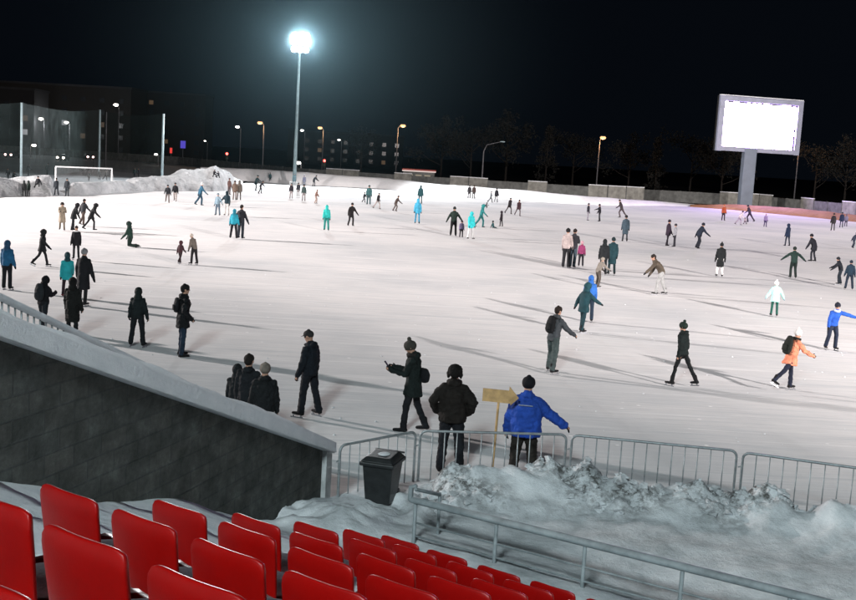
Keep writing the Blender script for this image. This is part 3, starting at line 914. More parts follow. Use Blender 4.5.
    S(501, 227, 16, 'dark-clad child standing next to a child sitting on the ice', -60, ('short', '#211c22'), '#1d1a1f', ('hood', '#231e24'), 'stand2', kid=True)
    S(485.5, 208.5, 6, 'small dark child crouching far out on the ice', 90, ('short', '#23262b'), '#202327', ('beanie', '#202327'), 'squat', kid=True)
    S(469, 198.5, 13.5, 'slim dark figure by the far bank, one of two side by side', 0, ('short', '#2b2a2d'), '#2c2b2e', ('beanie', '#252428'), 'stand')
    S(473.5, 199, 14, 'slim brown figure by the far bank beside a dark one', 0, ('short', '#3a302e'), '#33302f', ('beanie', '#2b2625'), 'stand')
    S(490.5, 203, 12, 'grey skater with a taller dark companion at the far bank', 90, ('short', '#5a6064'), '#3a3d41', ('beanie', '#3c4044'), 'walk', kid=True)
    S(496, 202.5, 14.5, 'dark skater with a smaller grey companion at the far bank', 30, ('mid', '#1b1d22'), '#1c1e23', ('beanie', '#1b1d22'), 'feet_apart')
    S(509, 214.5, 17, 'dark skater striding beside a maroon one far out', 140, ('mid', '#201c20'), '#3d3739', ('beanie', '#1f1b1f'), 'stride')
    S(518, 216.5, 17, 'maroon skater striding beside a dark one far out', 160, ('mid', '#38252b'), '#4a4043', ('beanie', '#2b1e22'), 'stride')
    # --- right half
    S(587.5, 221, 18, 'skater in dark top and grey trousers facing a friend with outstretched arm', 90, ('short', '#22202a'), '#7a7780', ('beanie', '#3e3c46'), 'stand')
    S(599, 222, 18, 'dark skater with an arm stretched toward a friend', -90, ('short', '#191820'), '#1c1b22', ('beanie', '#191820'), 'reach_l')
    S(621, 218, 19, 'brown grey skater in deep stride near the far fence', -70, ('short', '#332d30'), '#4a4346', ('hair', '#1f1a1a'), 'push')
    S(624.5, 242, 27, 'skater in slate blue knee coat and dark hat standing alone', 4, ('long', '#33424c'), '#252b31', ('beanie', '#17191c'), 'stand')
    S(565.5, 268, 46, 'adult in pale pink grey jacket and black hat in a family group', 30, ('short', '#9c908e'), '#191a1e', ('beanie', '#141417'), 'stand')
    S(572, 268, 41, 'dark-jacketed adult in the middle of the family group, holding something pale', 20, ('short', '#26262b'), '#3a4750', ('hair', '#1d1817'), 'phone')
    S(580.5, 267, 26, 'child in magenta jacket and dark trousers at the end of the family group', 8, ('short', '#7a2f55'), '#1c1a20', ('beanie', '#b08a94'), 'stand', kid=True)
    S(602.5, 275, 36, 'person in black coat arm in arm with a dark teal coat', 12, ('mid', '#161a1d'), '#16191c', ('hood', '#191d20'), 'stand')
    S(611, 275, 38, 'person in dark teal knee coat arm in arm with a black coat', -6, ('long', '#163238'), '#152529', ('beanie', '#16262a'), 'stand')
    S(597, 288, 31, 'skater in light beige grey jacket bending forward behind blue skaters', 60, ('short', '#77716a'), '#4a443f', ('beanie', '#8b857c'), 'bend', lean=30)
    S(588, 322, 47, 'skater in bright blue hood mostly hidden behind a teal one', 10, ('short', '#2a5ea6'), '#1f2e3e', ('hood', '#2a5ea6'), 'stand2')
    S(582, 333, 51, 'stocky skater in dark teal overall reaching one hand forward', 62, ('mid', '#18383f'), '#173037', ('hood', '#1d4149'), 'stand2', wide=1.12, lean=10, aR=(40, 14, 20, 2), aL=(-34, 12, 16, 2))
    r = S(551, 373, 67, 'young skater in grey jacket and faded jeans with black backpack, gliding forward', 50, ('short', '#3d4145'), '#3f4a4a', ('hair', '#221a16'), 'stand2', lean=11, aL=(24, 12, 24, 4), aR=(34, 16, 22, 0), L=(14, 9, 14), R=(-8, 9, 8))
    backpack(r[0], r[1], r[2], 'black backpack on the young skater in faded jeans', '#121316', 0.95)
    S(660, 295, 40, 'man in brown jacket and pale grey trousers bending forward with one arm low', -80, ('short', '#4b433a'), '#8f9090', ('hair', '#211c19'), 'bend', lean=44, aL=(38, 18, 8, 0), aR=(10, 10, 20, 2), L=(20, 6, 16), R=(-6, 8, 18))
    S(667, 246.5, 27, 'plum-clad skater facing a smaller companion in light grey', 80, ('mid', '#271d2a'), '#1c181f', ('beanie', '#1f1822'), 'stand2')
    S(674, 247.5, 24, 'smaller skater in light grey jacket facing a plum-clad companion', -80, ('short', '#85868c'), '#24242b', ('beanie', '#2b2a31'), 'stand')
    S(698, 249.5, 27, 'skater in dark navy pushing off with one leg stretched sideways', 70, ('short', '#18202e'), '#191d27', ('beanie', '#181d28'), 'push')
    S(719, 277, 35, 'person in long black coat and white trousers standing still', 6, ('long', '#15181a'), '#d2d2d0', ('pom', '#15171a'), 'stand', wide=0.9)
    S(680, 387, 67, 'skater all in black with knit hat striding to one side, hands behind', -50, ('slim', '#111a1a'), '#101416', ('pom', '#1a2822'), 'stride', hood='down', lean=5, L=(17, 4, 8), R=(-22, 10, 6), aL=(-12, 8, 22, 8), aR=(-10, 8, 22, 8), slimleg=1)
    S(723, 221, 16.5, 'skater in orange red jacket and dark trousers below the screen', 170, ('short', '#93432a'), '#2f2430', ('beanie', '#a0563a'), 'stand', wide=1.1)
    S(739, 225.5, 15, 'skater in white jacket leaning forward below the screen', 110, ('short', '#c3b6c0'), '#8b7f92', ('beanie', '#33293a'), 'stride', lean=30)
    S(749, 222.5, 17.5, 'dark purple skater in wide stride at the foot of the screen post', -60, ('short', '#2b2036'), '#2a2036', ('beanie', '#241c2e'), 'push')
    S(744.5, 224.5, 7, 'small pale child beside the white jacket below the screen', 180, ('short', '#9d8f9c'), '#5a4f5e', ('beanie', '#6b5f70'), 'squat', kid=True)
    S(765, 227.5, 14, 'slim lilac skater alone beside the orange-lit strip', 180, ('short', '#7b6a93'), '#40365a', ('beanie', '#9a7a86'), 'stand')
    S(787, 246.5, 23, 'skater in dark blue coat and trousers standing sideways', -30, ('mid', '#16233a'), '#17202f', ('hood', '#16233a'), 'stand2')
    S(813, 262, 28, 'heavy-set dark skater stooping with arms hanging', -50, ('mid', '#191a22'), '#1a1c24', ('beanie', '#1a1a22'), 'bend', lean=28, wide=1.15, aL=(12, 22, 10, 0), aR=(6, 34, 10, 0))
    S(792.5, 278.5, 32, 'skater in dark green balancing with both arms spread wide', 4, ('short', '#172b27'), '#15211f', ('beanie', '#18221f'), 'arms_out')
    S(839.5, 285, 28, 'dark skater leaning forward, just behind a navy one', -70, ('short', '#171b22'), '#182028', ('beanie', '#181b22'), 'bend', lean=26)
    S(848.5, 290, 30, 'navy skater seen from behind next to a leaning dark one', 10, ('short', '#162836'), '#17222f', ('beanie', '#17222e'), 'feet_apart')
    S(853, 249, 17, 'slate blue skater pushing off, high up by the fence side', 75, ('short', '#2b3343'), '#252d3a', ('beanie', '#252a35'), 'push')
    S(832.5, 231, 18, 'dark brown figure standing by the fence with a navy companion', 0, ('mid', '#221f24'), '#2c2a2e', ('beanie', '#221f24'), 'stand')
    S(841, 228, 16, 'navy figure standing by the fence with a dark brown companion', 10, ('mid', '#18203a'), '#1a2036', ('beanie', '#181d30'), 'stand')
    S(845.5, 227, 13, 'grey lilac child beside the navy figure by the fence', 10, ('short', '#5f5a70'), '#3c394a', ('beanie', '#4a4658'), 'stand', kid=True)
    S(773.5, 317, 37, 'child in pale mint jacket, white hat and dark green trousers', 10, ('mid', '#a5ddd4'), '#17493f', ('pom', '#e2e4e2'), 'stand', kid=True, wide=1.1, glove='#8aa0a8', aL=(4, 28, 14, 2), aR=(4, 28, 14, 2))
    S(830, 350, 49, 'skater in bright blue jacket leaning forward, one arm stretched out', 172, ('short', '#2450a8'), '#1b2233', ('beanie', '#1a1e2a'), 'glide', lean=24, aL=(14, 74, 8, 0), aR=(12, 18, 14, 2), L=(20, 3, 26), R=(8, 5, 26), scarf='#b9c4d8')
    r = S(788, 391, 64, 'skater in peach orange coat and white-banded knit hat, one leg trailing', 74, ('mid', '#e08a6c'), '#1b2030', ('pom', '#d9d5d2'), 'push', lean=13, L=(16, 3, 14), R=(-36, 4, 14), aR=(34, 14, 30, 4), aL=(-14, 12, 24, 4), scarf='#23241f', glove='#2d2620', nod=(4, 0))
    backpack(r[0], r[1], r[2], 'black backpack on the skater in the peach orange coat', '#1a1d1a', 1.0)


def phone_things(root, J, H):
    """the phone in her hands and the bag at her hip: held things stay things of their own"""
    rz = root.rotation_euler.z
    c = (J['wrL'] + J['hdL'] * 0.07 * H + J['wrR'] + J['hdR'] * 0.07 * H) / 2 + V(0, 0.02, 0.05)
    o = thing('mobile_phone', 'dark phone held up by the woman in the knit hat', 'phone', root.location, rz)
    Mx = Matrix.Rotation(rad(-38), 3, 'X')
    MB().box(c, (0.078, 0.011, 0.155), mat=Mx).build('phone_case', M_BLACKPL, o, bevel=0.004)
    m, t, b = nt('phone_screen')
    b.inputs['Base Color'].default_value = (0.02, 0.025, 0.03, 1)
    b.inputs['Roughness'].default_value = 0.6
    n = Mx @ V(0, -1, 0)
    MB().box(c + n * 0.0075, (0.070, 0.003, 0.146), mat=Mx).build('phone_screen', m, o)
    o = thing('shoulder_bag', 'black shoulder bag hanging at the hip of the woman with the phone', 'bag', root.location, rz)
    bc = J['pelvis'] - J['fw'] * 0.19 + J['rt'] * 0.02 + V(0, 0, 0.10 * H)
    m = MB()
    m.tube([bc - V(0, 0, 0.13), bc, bc + V(0, 0, 0.10)], [(0.13, 0.055, (0.5, 1, 0)), (0.155, 0.065, (0.5, 1, 0)), (0.11, 0.035, (0.5, 1, 0))], 14)
    later(m.build('bag_body', fab('#121316'), o), 0.014, 2, 0.015, 0.1)
    s = MB()
    s.tube([bc + V(0, 0.09, 0.09), J['chest'] - J['fw'] * 0.085 * H, J['neck'] + J['rt'] * -0.06 * H - V(0, 0, 0.01), J['chest'] + J['fw'] * 0.078 * H, bc + V(0, 0.12, 0.08)], [(0.016, 0.006, (1, 0, 0))] * 5, 8)
    s.build('bag_strap', fab('#121316'), o, True)


crowd()
# ------------------------------------------------------------------ ground sheets
def sheet(name, pts, z, mat, kind='structure'):
    m = MB()
    m.add([(p[0], p[1], z) for p in pts], [tuple(range(len(pts)))])
    return tag(m.build(name, mat), kind=kind)


sheet('ground', [(-1500, -400), (1500, -400), (1500, 2500), (-1500, 2500)], -0.03, M_DARKGROUND)
FAR = [(0, 195.5), (50, 195), (100, 193), (150, 190.5), (205, 190.5), (235, 189), (250, 181), (295, 184.5), (335, 186.5), (380, 188.5), (440, 194), (530, 201.5), (620, 206), (692, 206.5), (770, 213.5), (856, 222), (960, 234)]
edge = [ground(*p)[:2] for p in FAR]
out = []
for i, p in enumerate(edge):
    v = np.array(p)
    out.append(tuple(v * (1 + 4.0 / np.linalg.norm(v))))
ice_poly = [(-140, -40), (140, -40), (150, 90)] + out[::-1] + [(-95, 66), (-140, 40)]
sheet('ice', ice_poly, 0.0, M_ICE)
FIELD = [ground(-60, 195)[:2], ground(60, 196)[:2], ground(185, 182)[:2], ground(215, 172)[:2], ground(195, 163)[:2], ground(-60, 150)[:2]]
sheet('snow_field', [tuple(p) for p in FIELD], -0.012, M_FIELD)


# ------------------------------------------------------------------ snow banks along the rink
def fbm(x, y, s, o=5):
    return mnoise.fractal(Vector((x * s, y * s, 3.7)), 1.0, 2.1, o)


def bank(name, line, heights, widths, mat, step=0.5, rough=0.35, kind='structure', seed=0.0):
    """ridge of ploughed snow: its near foot follows line; it rises away from the stand"""
    P = [Vector((*p, 0)) for p in line]
    L = [0]
    for i in range(1, len(P)):
        L.append(L[-1] + (P[i] - P[i - 1]).length)
    ns = max(8, int(L[-1] / step))
    nq = 16
    vs, fs = [], []
    for a in range(ns + 1):
        s = L[-1] * a / ns
        i = max(k for k in range(len(L)) if L[k] <= s + 1e-9)
        i = min(i, len(P) - 2)
        u = (s - L[i]) / (L[i + 1] - L[i])
        p = P[i].lerp(P[i + 1], u)
        h = heights[i] * (1 - u) + heights[i + 1] * u
        w = widths[i] * (1 - u) + widths[i + 1] * u
        d = p.normalized()
        for b in range(nq + 1):
            q = b / nq
            prof = min(1, (q / 0.28)) ** 0.7 if q < 0.28 else (1.0 if q < 0.6 else max(0.0, 1 - (q - 0.6) / 0.4) ** 0.9)
            pt = p + d * (q * w)
            n1 = fbm(pt.x + seed, pt.y, 0.22, 5)
            n2 = fbm(pt.x + 40 + seed, pt.y, 0.9, 4)
            z = h * prof * (1 + rough * n1) + prof * rough * 0.5 * h * n2 * 0.6
            if b in (0, nq):
                z = -0.05
            off = d * (rough * 1.4 * n2 * (1 if 0 < b < 8 else 0.3))
            vs.append((pt.x + off.x, pt.y + off.y, z))
    for a in range(ns):
        for b in range(nq):
            k = a * (nq + 1) + b
            fs.append((k, k + 1, k + nq + 2, k + nq + 1))
    m = MB().add(vs, fs)
    return tag(m.build(name, mat, smooth=True), kind=kind)


def gl(pts):
    return [tuple(ground(*p)[:2]) for p in pts]


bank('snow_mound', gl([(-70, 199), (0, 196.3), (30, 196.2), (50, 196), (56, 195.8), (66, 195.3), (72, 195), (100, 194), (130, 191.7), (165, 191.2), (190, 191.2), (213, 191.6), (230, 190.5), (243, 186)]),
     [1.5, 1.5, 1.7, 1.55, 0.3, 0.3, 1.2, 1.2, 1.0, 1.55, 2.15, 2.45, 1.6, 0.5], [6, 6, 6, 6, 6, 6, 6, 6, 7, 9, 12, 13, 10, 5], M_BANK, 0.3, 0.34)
bank('far_snow_bank', gl([(200, 178.5), (250, 181), (295, 184.5), (335, 186.5), (380, 188.5), (440, 194), (490, 198), (530, 201.5), (580, 204.5), (620, 206), (665, 205.8), (700, 207)]),
     [1.7, 1.8, 1.85, 1.75, 1.6, 1.35, 1.35, 1.35, 1.1, 0.85, 0.5, 0.2], [8] * 12, snow_mat('white_bank_snow', (0.74, 0.76, 0.78), (0.90, 0.90, 0.90), 0.4, 0.4, 1.5, 0.2), 0.7, 0.07, seed=11)
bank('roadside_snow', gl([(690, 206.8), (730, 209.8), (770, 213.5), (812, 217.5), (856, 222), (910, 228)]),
     [0.25, 0.7, 0.9, 0.9, 0.8, 0.7], [5, 8, 9, 9, 9, 9], snow_mat('orange_lit_snow', (0.20, 0.095, 0.03), (0.38, 0.20, 0.08), 0.4, 0.6, 1.5, 0.2), 0.6, 0.15, seed=23)  # orange street-lamp light is put into this snow's colour

# ------------------------------------------------------------------ far fence of concrete panels
FB = [(-40, 156, 300), (60, 160, 285), (180, 166, 262), (300, 176, 200), (400, 181, 192), (500, 187.5, 187), (600, 194.5, 183), (690, 201.5, 188), (756, 205, 184), (800, 208.5, 174), (856, 213.5, 161), (930, 222, 147)]
fl = []
for x, y, D in FB:
    p = at(x, y, D)
    fl.append(Vector((p[0], p[1], 0)))
fence = thing('panel_fence', 'long grey concrete panel fence with snow-capped panels behind the far snow bank', 'fence', tuple(fl[0]))
base = fl[0]
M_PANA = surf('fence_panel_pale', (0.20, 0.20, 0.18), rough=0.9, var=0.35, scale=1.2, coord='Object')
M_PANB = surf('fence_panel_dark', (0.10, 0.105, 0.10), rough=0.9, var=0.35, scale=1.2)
acc = 0.0
PANEL = 3.4
i, carry = 0, 0.0
pts = []
total = sum((fl[k + 1] - fl[k]).length for k in range(len(fl) - 1))
s = 0.0
while s < total:
    a, k = s, 0
    while k < len(fl) - 2 and a > (fl[k + 1] - fl[k]).length:
        a -= (fl[k + 1] - fl[k]).length
        k += 1
    pts.append(fl[k] + (fl[k + 1] - fl[k]).normalized() * a)
    s += PANEL
rf = random.Random(4)
bm_posts = []
k = 0
run = 0
pale = True
for k in range(len(pts) - 1):
    if run <= 0:
        pale = not pale
        run = rf.choice((1, 2, 3)) if pale else rf.choice((1, 2, 2, 4))
    run -= 1
    a, b = pts[k], pts[k + 1]
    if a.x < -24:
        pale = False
    d = (b - a)
    ang = math.atan2(d.y, d.x)
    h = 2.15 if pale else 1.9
    c = (a + b) / 2 - base
    m = MB()
    m.box((c.x, c.y, h / 2 - 0.02), (d.length - 0.16, 0.10, h), ang)
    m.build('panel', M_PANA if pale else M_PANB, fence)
    if pale:
        m = MB()
        m.box((c.x, c.y, h + 0.05), (d.length - 0.1, 0.22, 0.13), ang)
        m.build('snow_cap', M_SNOW, fence, bevel=0.04)
    m = MB()
    q = a - base
    m.box((q.x, q.y, 0.95), (0.16, 0.2, 1.94), ang)
    m.build('post', M_PANB, fence)


# ------------------------------------------------------------------ floodlight masts
M_FLOOD = emit('floodlight_glass', (0.93, 0.97, 1.0), 110.0)


def flood_mast(label, pos, H, aim, energy, color, spot_deg, blend, lens, radius=1.3, rows=2, cols=4, rs=1.0):
    o = thing('floodlight_mast', label, 'floodlight mast', (pos[0], pos[1], 0), 0, 'floodlight masts around the rink')
    m = MB()
    m.tube([(0, 0, -0.2), (0, 0, H * 0.5), (0, 0, H)], [0.30, 0.22, 0.14], 14, cap=False)
    m.build('mast', M_MAST, o, True)
    MB().box((0, 0, 0.25), (1.3, 1.3, 0.6)).build('footing', M_CONC, o, bevel=0.05)
    d = Vector((aim[0] - pos[0], aim[1] - pos[1], 0)).normalized()
    side = Vector((d.y, -d.x, 0))
    for r in range(rows):
        z = H - 0.2 - r * 1.1 * rs
        mm = MB()
        mm.tube([side * (-cols * 0.48 * rs) + V(0, 0, z), side * (cols * 0.48 * rs) + V(0, 0, z)], [0.07, 0.07], 8)
        mm.build('crossarm', M_POLE, o)
        for c in range(cols):
            q = side * ((c - (cols - 1) / 2) * 0.92 * rs) + V(0, 0, z) + d * 0.28
            look = (Vector((aim[0], aim[1], 0)) - (Vector((pos[0], pos[1], 0)) + q)).normalized()
            xa = look.cross(V(0, 0, 1)).normalized()
            za = xa.cross(look)
            Mx = Matrix((xa, look, za)).transposed()
            hm = MB()
            hm.box(q, (0.94 * rs, 0.30, 0.94 * rs), mat=Mx)
            lo = hm.build('lamp_housing', M_DARKPOLE, o, bevel=0.04)
            lm = MB()
            lm.tube([q + look * 0.155, q + look * 0.19], [0.45 * rs, 0.44 * rs], 16, cap=False)
            lm.build('lamp_glass', lens, lo, True)
    l = bpy.data.lights.new('floodlight', 'SPOT')
    l.energy = energy
    l.color = color
    l.spot_size = rad(spot_deg)
    l.spot_blend = blend
    l.shadow_soft_size = radius
    lo = bpy.data.objects.new('floodlight', l)
    COL.objects.link(lo)
    p = Vector((pos[0], pos[1], H - 0.7)) + d * 1.1
    lo.location = p
    lo.rotation_euler = (Vector(aim) - p).to_track_quat('-Z', 'Y').to_euler()
    return o


MA = ground(294.2, 185.5)
flood_mast('tall floodlight mast blazing white behind the far snow bank', MA, 21.8, (5, 75, 0), 1.15e5, (0.93, 0.97, 1.0), 178, 0.3, M_FLOOD, rows=3, cols=3, rs=0.9)
flood_mast('floodlight mast on the western side of the rink', (-86, 64), 25, (6, 86, 0), 7.4e5, (1.0, 0.90, 0.875), 104, 0.85, M_FLOOD)
flood_mast('floodlight mast behind the stand on the eastern side', (52, -32), 25, (24, 98, 0), 8.2e5, (1.0, 0.90, 0.875), 66, 0.8, M_FLOOD)
flood_mast('added floodlight mast at the far eastern corner of the rink', (118, 92), 25, (-12, 150, 0), 4.2e5, (1.0, 0.90, 0.88), 80, 0.9, M_FLOOD)  # unseen mast, added and aimed to brighten the far bank
# an added, unseen lamp mast behind the spectators fills the stand with light
o = thing('floodlight_mast', 'added fill-light mast behind the seats of the stand', 'floodlight mast', (-7, -15, 0), 0, 'floodlight masts around the rink')
m = MB()
m.tube([(0, 0, -0.2), (0, 0, 22)], [0.26, 0.16], 12, cap=False)
m.build('mast', M_POLE, o, True)
m = MB()
m.ell((0, 0, 22.3), (1.4, 1.4, 0.3), None, 16, 8)
m.build('lamp_head', emit('fill_mast_head', (0.85, 0.97, 1.0), 4.0), o, True)
l = bpy.data.lights.new('stand_fill_lamp', 'POINT')
l.energy = 3.9e4
l.color = (0.82, 0.965, 1.0)
l.shadow_soft_size = 2.2
lo = bpy.data.objects.new('stand_fill_lamp', l)
COL.objects.link(lo)
lo.location = (-7, -15, 19.4)

# ------------------------------------------------------------------ lit haze round the floodlight
def haze():
    m = bpy.data.materials.new('ice_haze')
    m.use_nodes = True
    t = m.node_tree
    t.nodes.clear()
    out_ = t.nodes.new('ShaderNodeOutputMaterial')
    sc_ = N(t, 'ShaderNodeVolumeScatter')
    sc_.inputs['Color'].default_value = (0.50, 0.84, 0.98, 1)
    sc_.inputs['Anisotropy'].default_value = 0.2
    tc = N(t, 'ShaderNodeTexCoord')
    ln = N(t, 'ShaderNodeVectorMath', operation='LENGTH')
    t.links.new(tc.outputs['Object'], ln.inputs[0])
    mr = N(t, 'ShaderNodeMapRange', interpolation_type='SMOOTHERSTEP')
    mr.inputs['From Min'].default_value = 1.0
    mr.inputs['From Max'].default_value = 0.05
    mr.inputs['To Min'].default_value = 0.0
    mr.inputs['To Max'].default_value = HAZE
    t.links.new(ln.outputs['Value'], mr.inputs['Value'])
    glare = N(t, 'ShaderNodeMapRange', interpolation_type='SMOOTHERSTEP')  # extra density near the lamp imitates its glare, here and below
    glare.inputs['From Min'].default_value = 0.15
    glare.inputs['From Max'].default_value = 0.02
    glare.inputs['To Min'].default_value = 0.0
    glare.inputs['To Max'].default_value = HAZE * 2.2
    t.links.new(ln.outputs['Value'], glare.inputs['Value'])
    glare_core = N(t, 'ShaderNodeMapRange', interpolation_type='SMOOTHERSTEP')
    glare_core.inputs['From Min'].default_value = 0.058
    glare_core.inputs['From Max'].default_value = 0.02
    glare_core.inputs['To Min'].default_value = 0.0
    glare_core.inputs['To Max'].default_value = HAZE * 34
    t.links.new(ln.outputs['Value'], glare_core.inputs['Value'])
    a2 = N(t, 'ShaderNodeMath', operation='ADD')
    t.links.new(glare_core.outputs[0], a2.inputs[0])
    t.links.new(glare.outputs[0], a2.inputs[1])
    add = N(t, 'ShaderNodeMath', operation='ADD')
    t.links.new(mr.outputs[0], add.inputs[0])
    t.links.new(a2.outputs[0], add.inputs[1])
    t.links.new(add.outputs[0], sc_.inputs['Density'])
    t.links.new(sc_.outputs[0], out_.inputs['Volume'])
    mb = MB().ell((0, 0, 0), (1, 1, 1), None, 32, 20)
    o_ = mb.build('haze', m, None, True)
    o_.location = (MA[0] + 0.2, MA[1] - 1.0, 20.8)
    o_.scale = (48, 40, 34)
    tag(o_, 'bluish lit haze of ice crystals with added glare hanging round the tall floodlight', 'haze', kind='stuff')


HAZE = 7.0e-4
haze()

# ------------------------------------------------------------------ video screen
sp = ground(744.5, 208.8)
scr = thing('video_screen', 'huge white-lit outdoor video screen on a single thick post', 'screen', tuple(sp), rad(14))
M_FRAME = surf('screen_frame_paint', (0.24, 0.26, 0.33), rough=0.6, var=0.15, scale=0.6)
m = MB()
m.box((0, 0.1, 4.6), (2.1, 1.0, 9.6))
m.build('post', surf('screen_post_paint', (0.13, 0.16, 0.20), rough=0.6, var=0.15, scale=0.6), scr, bevel=0.08)
FW, FH, FZ0 = 14.3, 8.4, 8.75
sx = 1.25
m = MB()
yb = -0.2
m.box((sx, 0.42, FZ0 + FH / 2), (FW, 0.6, FH))
m.build('cabinet', M_BLACKPL, scr)
m = MB()
t_ = 0.85
m.box((sx - FW / 2 + t_ / 2, -0.02, FZ0 + FH / 2), (t_, 0.5, FH + 0.01))
m.box((sx + FW / 2 - t_ / 2, -0.02, FZ0 + FH / 2), (t_, 0.5, FH + 0.01))
m.box((sx, -0.02, FZ0 + FH - 0.4), (FW - 2 * t_ - 0.01, 0.5, 0.7))
m.box((sx, -0.02, FZ0 + 0.4), (FW - 2 * t_ - 0.01, 0.5, 0.7))
m.build('frame', M_FRAME, scr)
pw0, pw1 = sx - FW / 2 + t_ + 0.22, sx + FW / 2 - t_ - 0.28
pz0, pz1 = FZ0 + 0.74, FZ0 + FH - 0.86
mS = emit('led_panel', (0.66, 0.42, 1.0), 60.0)
# the lit area has a slightly stepped edge where modules are dark
vs = []
rr = random.Random(3)
n_ = 26
xs = [pw0 + (pw1 - pw0) * k / n_ for k in range(n_ + 1)]
top = [pz1 - rr.choice((0, 0, 0, 0.12, 0.2)) for _ in range(n_)]
m = MB()
for k in range(n_):
    m.add([(xs[k], 0.08, pz0), (xs[k + 1], 0.08, pz0), (xs[k + 1], 0.08, top[k]), (xs[k], 0.08, top[k])], [(0, 1, 2, 3)])
nz = 12
for k in range(nz):
    z0, z1 = pz0 + (pz1 - 0.25 - pz0) * k / nz, pz0 + (pz1 - 0.25 - pz0) * (k + 1) / nz
    w = rr.choice((0, 0.06, 0.2, 0.24))
    if w:
        m.add([(pw1, 0.08, z0), (pw1 + w, 0.08, z0), (pw1 + w, 0.08, z1), (pw1, 0.08, z1)], [(0, 1, 2, 3)])
m.build('lit_panel', mS, scr)
m = MB()
m.box((sx, -0.02, FZ0 + FH + 0.08), (FW, 0.5, 0.14))
m.build('snow_cap', M_SNOW, scr, bevel=0.05)

# ------------------------------------------------------------------ street lamps
M_LAMPO = emit('sodium_lamp_glass', (1.0, 0.52, 0.22), 2.0)
M_LAMPW = emit('pale_lamp_glass', (1.0, 0.95, 0.86), 9.0)
M_LAMPB = emit('warm_lamp_glass', (1.0, 0.80, 0.52), 12.0)


def street_lamp(px, py, D, label, mat, size=0.45, light=0.0, lcol=(1, 0.55, 0.25), arm=0.9, polevis=False):
    p = at(px, py, D)
    o = thing('street_lamp', label, 'street lamp', (p[0] + arm, p[1], 0), 0, 'street lamps beyond the rink')
    H = p[2]
    m = MB()
    m.tube([(0, 0, -0.1), (0, 0, H * 0.96)], [0.13, 0.09], 8, cap=False)
    m.tube([(0, 0, H * 0.955), (-arm * 0.4, 0, H + 0.12), (-arm, 0, H + 0.18)], [0.06, 0.05, 0.05], 6)
    m.build('pole', M_DARKPOLE if not polevis else M_POLE, o, True)
    m = MB()
    m.ell((-arm, 0, H + 0.05), (size * 0.9, size * 0.8, size * 0.5), None, 12, 8)
    m.build('lamp_head', mat, o, True)
    m = MB()
    m.box((-arm, 0, H + size * 0.52), (size * 1.4, size * 1.1, 0.08))
    m.build('lamp_cap', M_DARKPOLE, o)
    if light:
        l_ = bpy.data.lights.new('lamp_light', 'POINT')
        l_.energy = light
        l_.color = lcol
        l_.shadow_soft_size = 0.6
        lo_ = bpy.data.objects.new('lamp_light', l_)
        COL.objects.link(lo_)
        lo_.location = (p[0], p[1], H - 0.8)
    return o


street_lamp(260, 123, 240, 'orange street lamp left of the floodlight mast, brighter of two there', M_LAMPO, 0.65, 1200)
street_lamp(237.5, 127, 290, 'pale street lamp at the far left of those beside the floodlight mast', M_LAMPW, 0.6)
street_lamp(320, 128, 270, 'orange street lamp just right of the floodlight mast', M_LAMPO, 0.65, 1000)
street_lamp(302, 130.5, 330, 'small white street lamp close to the floodlight mast pole', M_LAMPW, 0.55)
street_lamp(339, 140, 360, 'small low white street lamp right of the orange one', M_LAMPW, 0.5)
street_lamp(403, 126, 225, 'orange street lamp above the red-roofed kiosk', M_LAMPO, 0.62, 1200, arm=-1.0)
street_lamp(603, 138, 215, 'orange street lamp standing alone before dark trees', M_LAMPO, 0.65, 1200, (1, 0.45, 0.18), arm=-0.6, polevis=False)
street_lamp(794, 134, 206, 'street lamp whose brown pole rises behind the video screen', M_LAMPO, 0.5, 1500, (1, 0.42, 0.15), arm=1.2, polevis=False)
street_lamp(41, 119, 300, 'white street lamp seen through the ball net near its first post', M_LAMPW, 0.75, 2000, (0.95, 0.97, 1.0))
street_lamp(66.5, 122.5, 310, 'white street lamp seen through the ball net between the posts', M_LAMPW, 0.7, 2000, (0.95, 0.97, 1.0))
street_lamp(34, 145.5, 250, 'low white street lamp seen through the ball net, nearest the ground', M_LAMPW, 0.6, arm=-0.8)
street_lamp(116, 105, 320, 'white lamp shining above the top edge of the ball net', M_LAMPW, 0.8)
street_lamp(75, 85.5, 420, 'small white lamp highest above the ball net', M_LAMPW, 0.6)
street_lamp(298, 163, 205, 'low white lamp beside the foot of the floodlight mast', M_LAMPW, 0.6, arm=0.6)
street_lamp(205, 141, 380, 'faint distant lamp beyond the blue sign', M_LAMPW, 0.4)
street_lamp(156, 154.5, 240, 'low white lamp beside the last net post', M_LAMPW, 0.45, arm=0.5)
street_lamp(195.5, 140, 400, 'faint pair of distant lamps right of the blue sign', M_LAMPW, 0.4)
# unlit lamp with a long arm among the trees
p = at(482, 178, 200)
o = thing('street_lamp', 'unlit street lamp with a long curved arm before dark trees', 'street lamp', (p[0], p[1], 0))
m = MB()
m.tube([(0, 0, -0.1), (0, 0, 6.8), (0.5, 0, 8.0), (3.0, 0, 8.7)], [0.14, 0.1, 0.07, 0.05], 8)
m.build('pole', M_DARKPOLE, o, True)
m = MB()
m.ell((3.3, 0, 8.72), (0.5, 0.18, 0.12), None, 10, 6)
m.build('lamp_head', M_POLE, o, True)

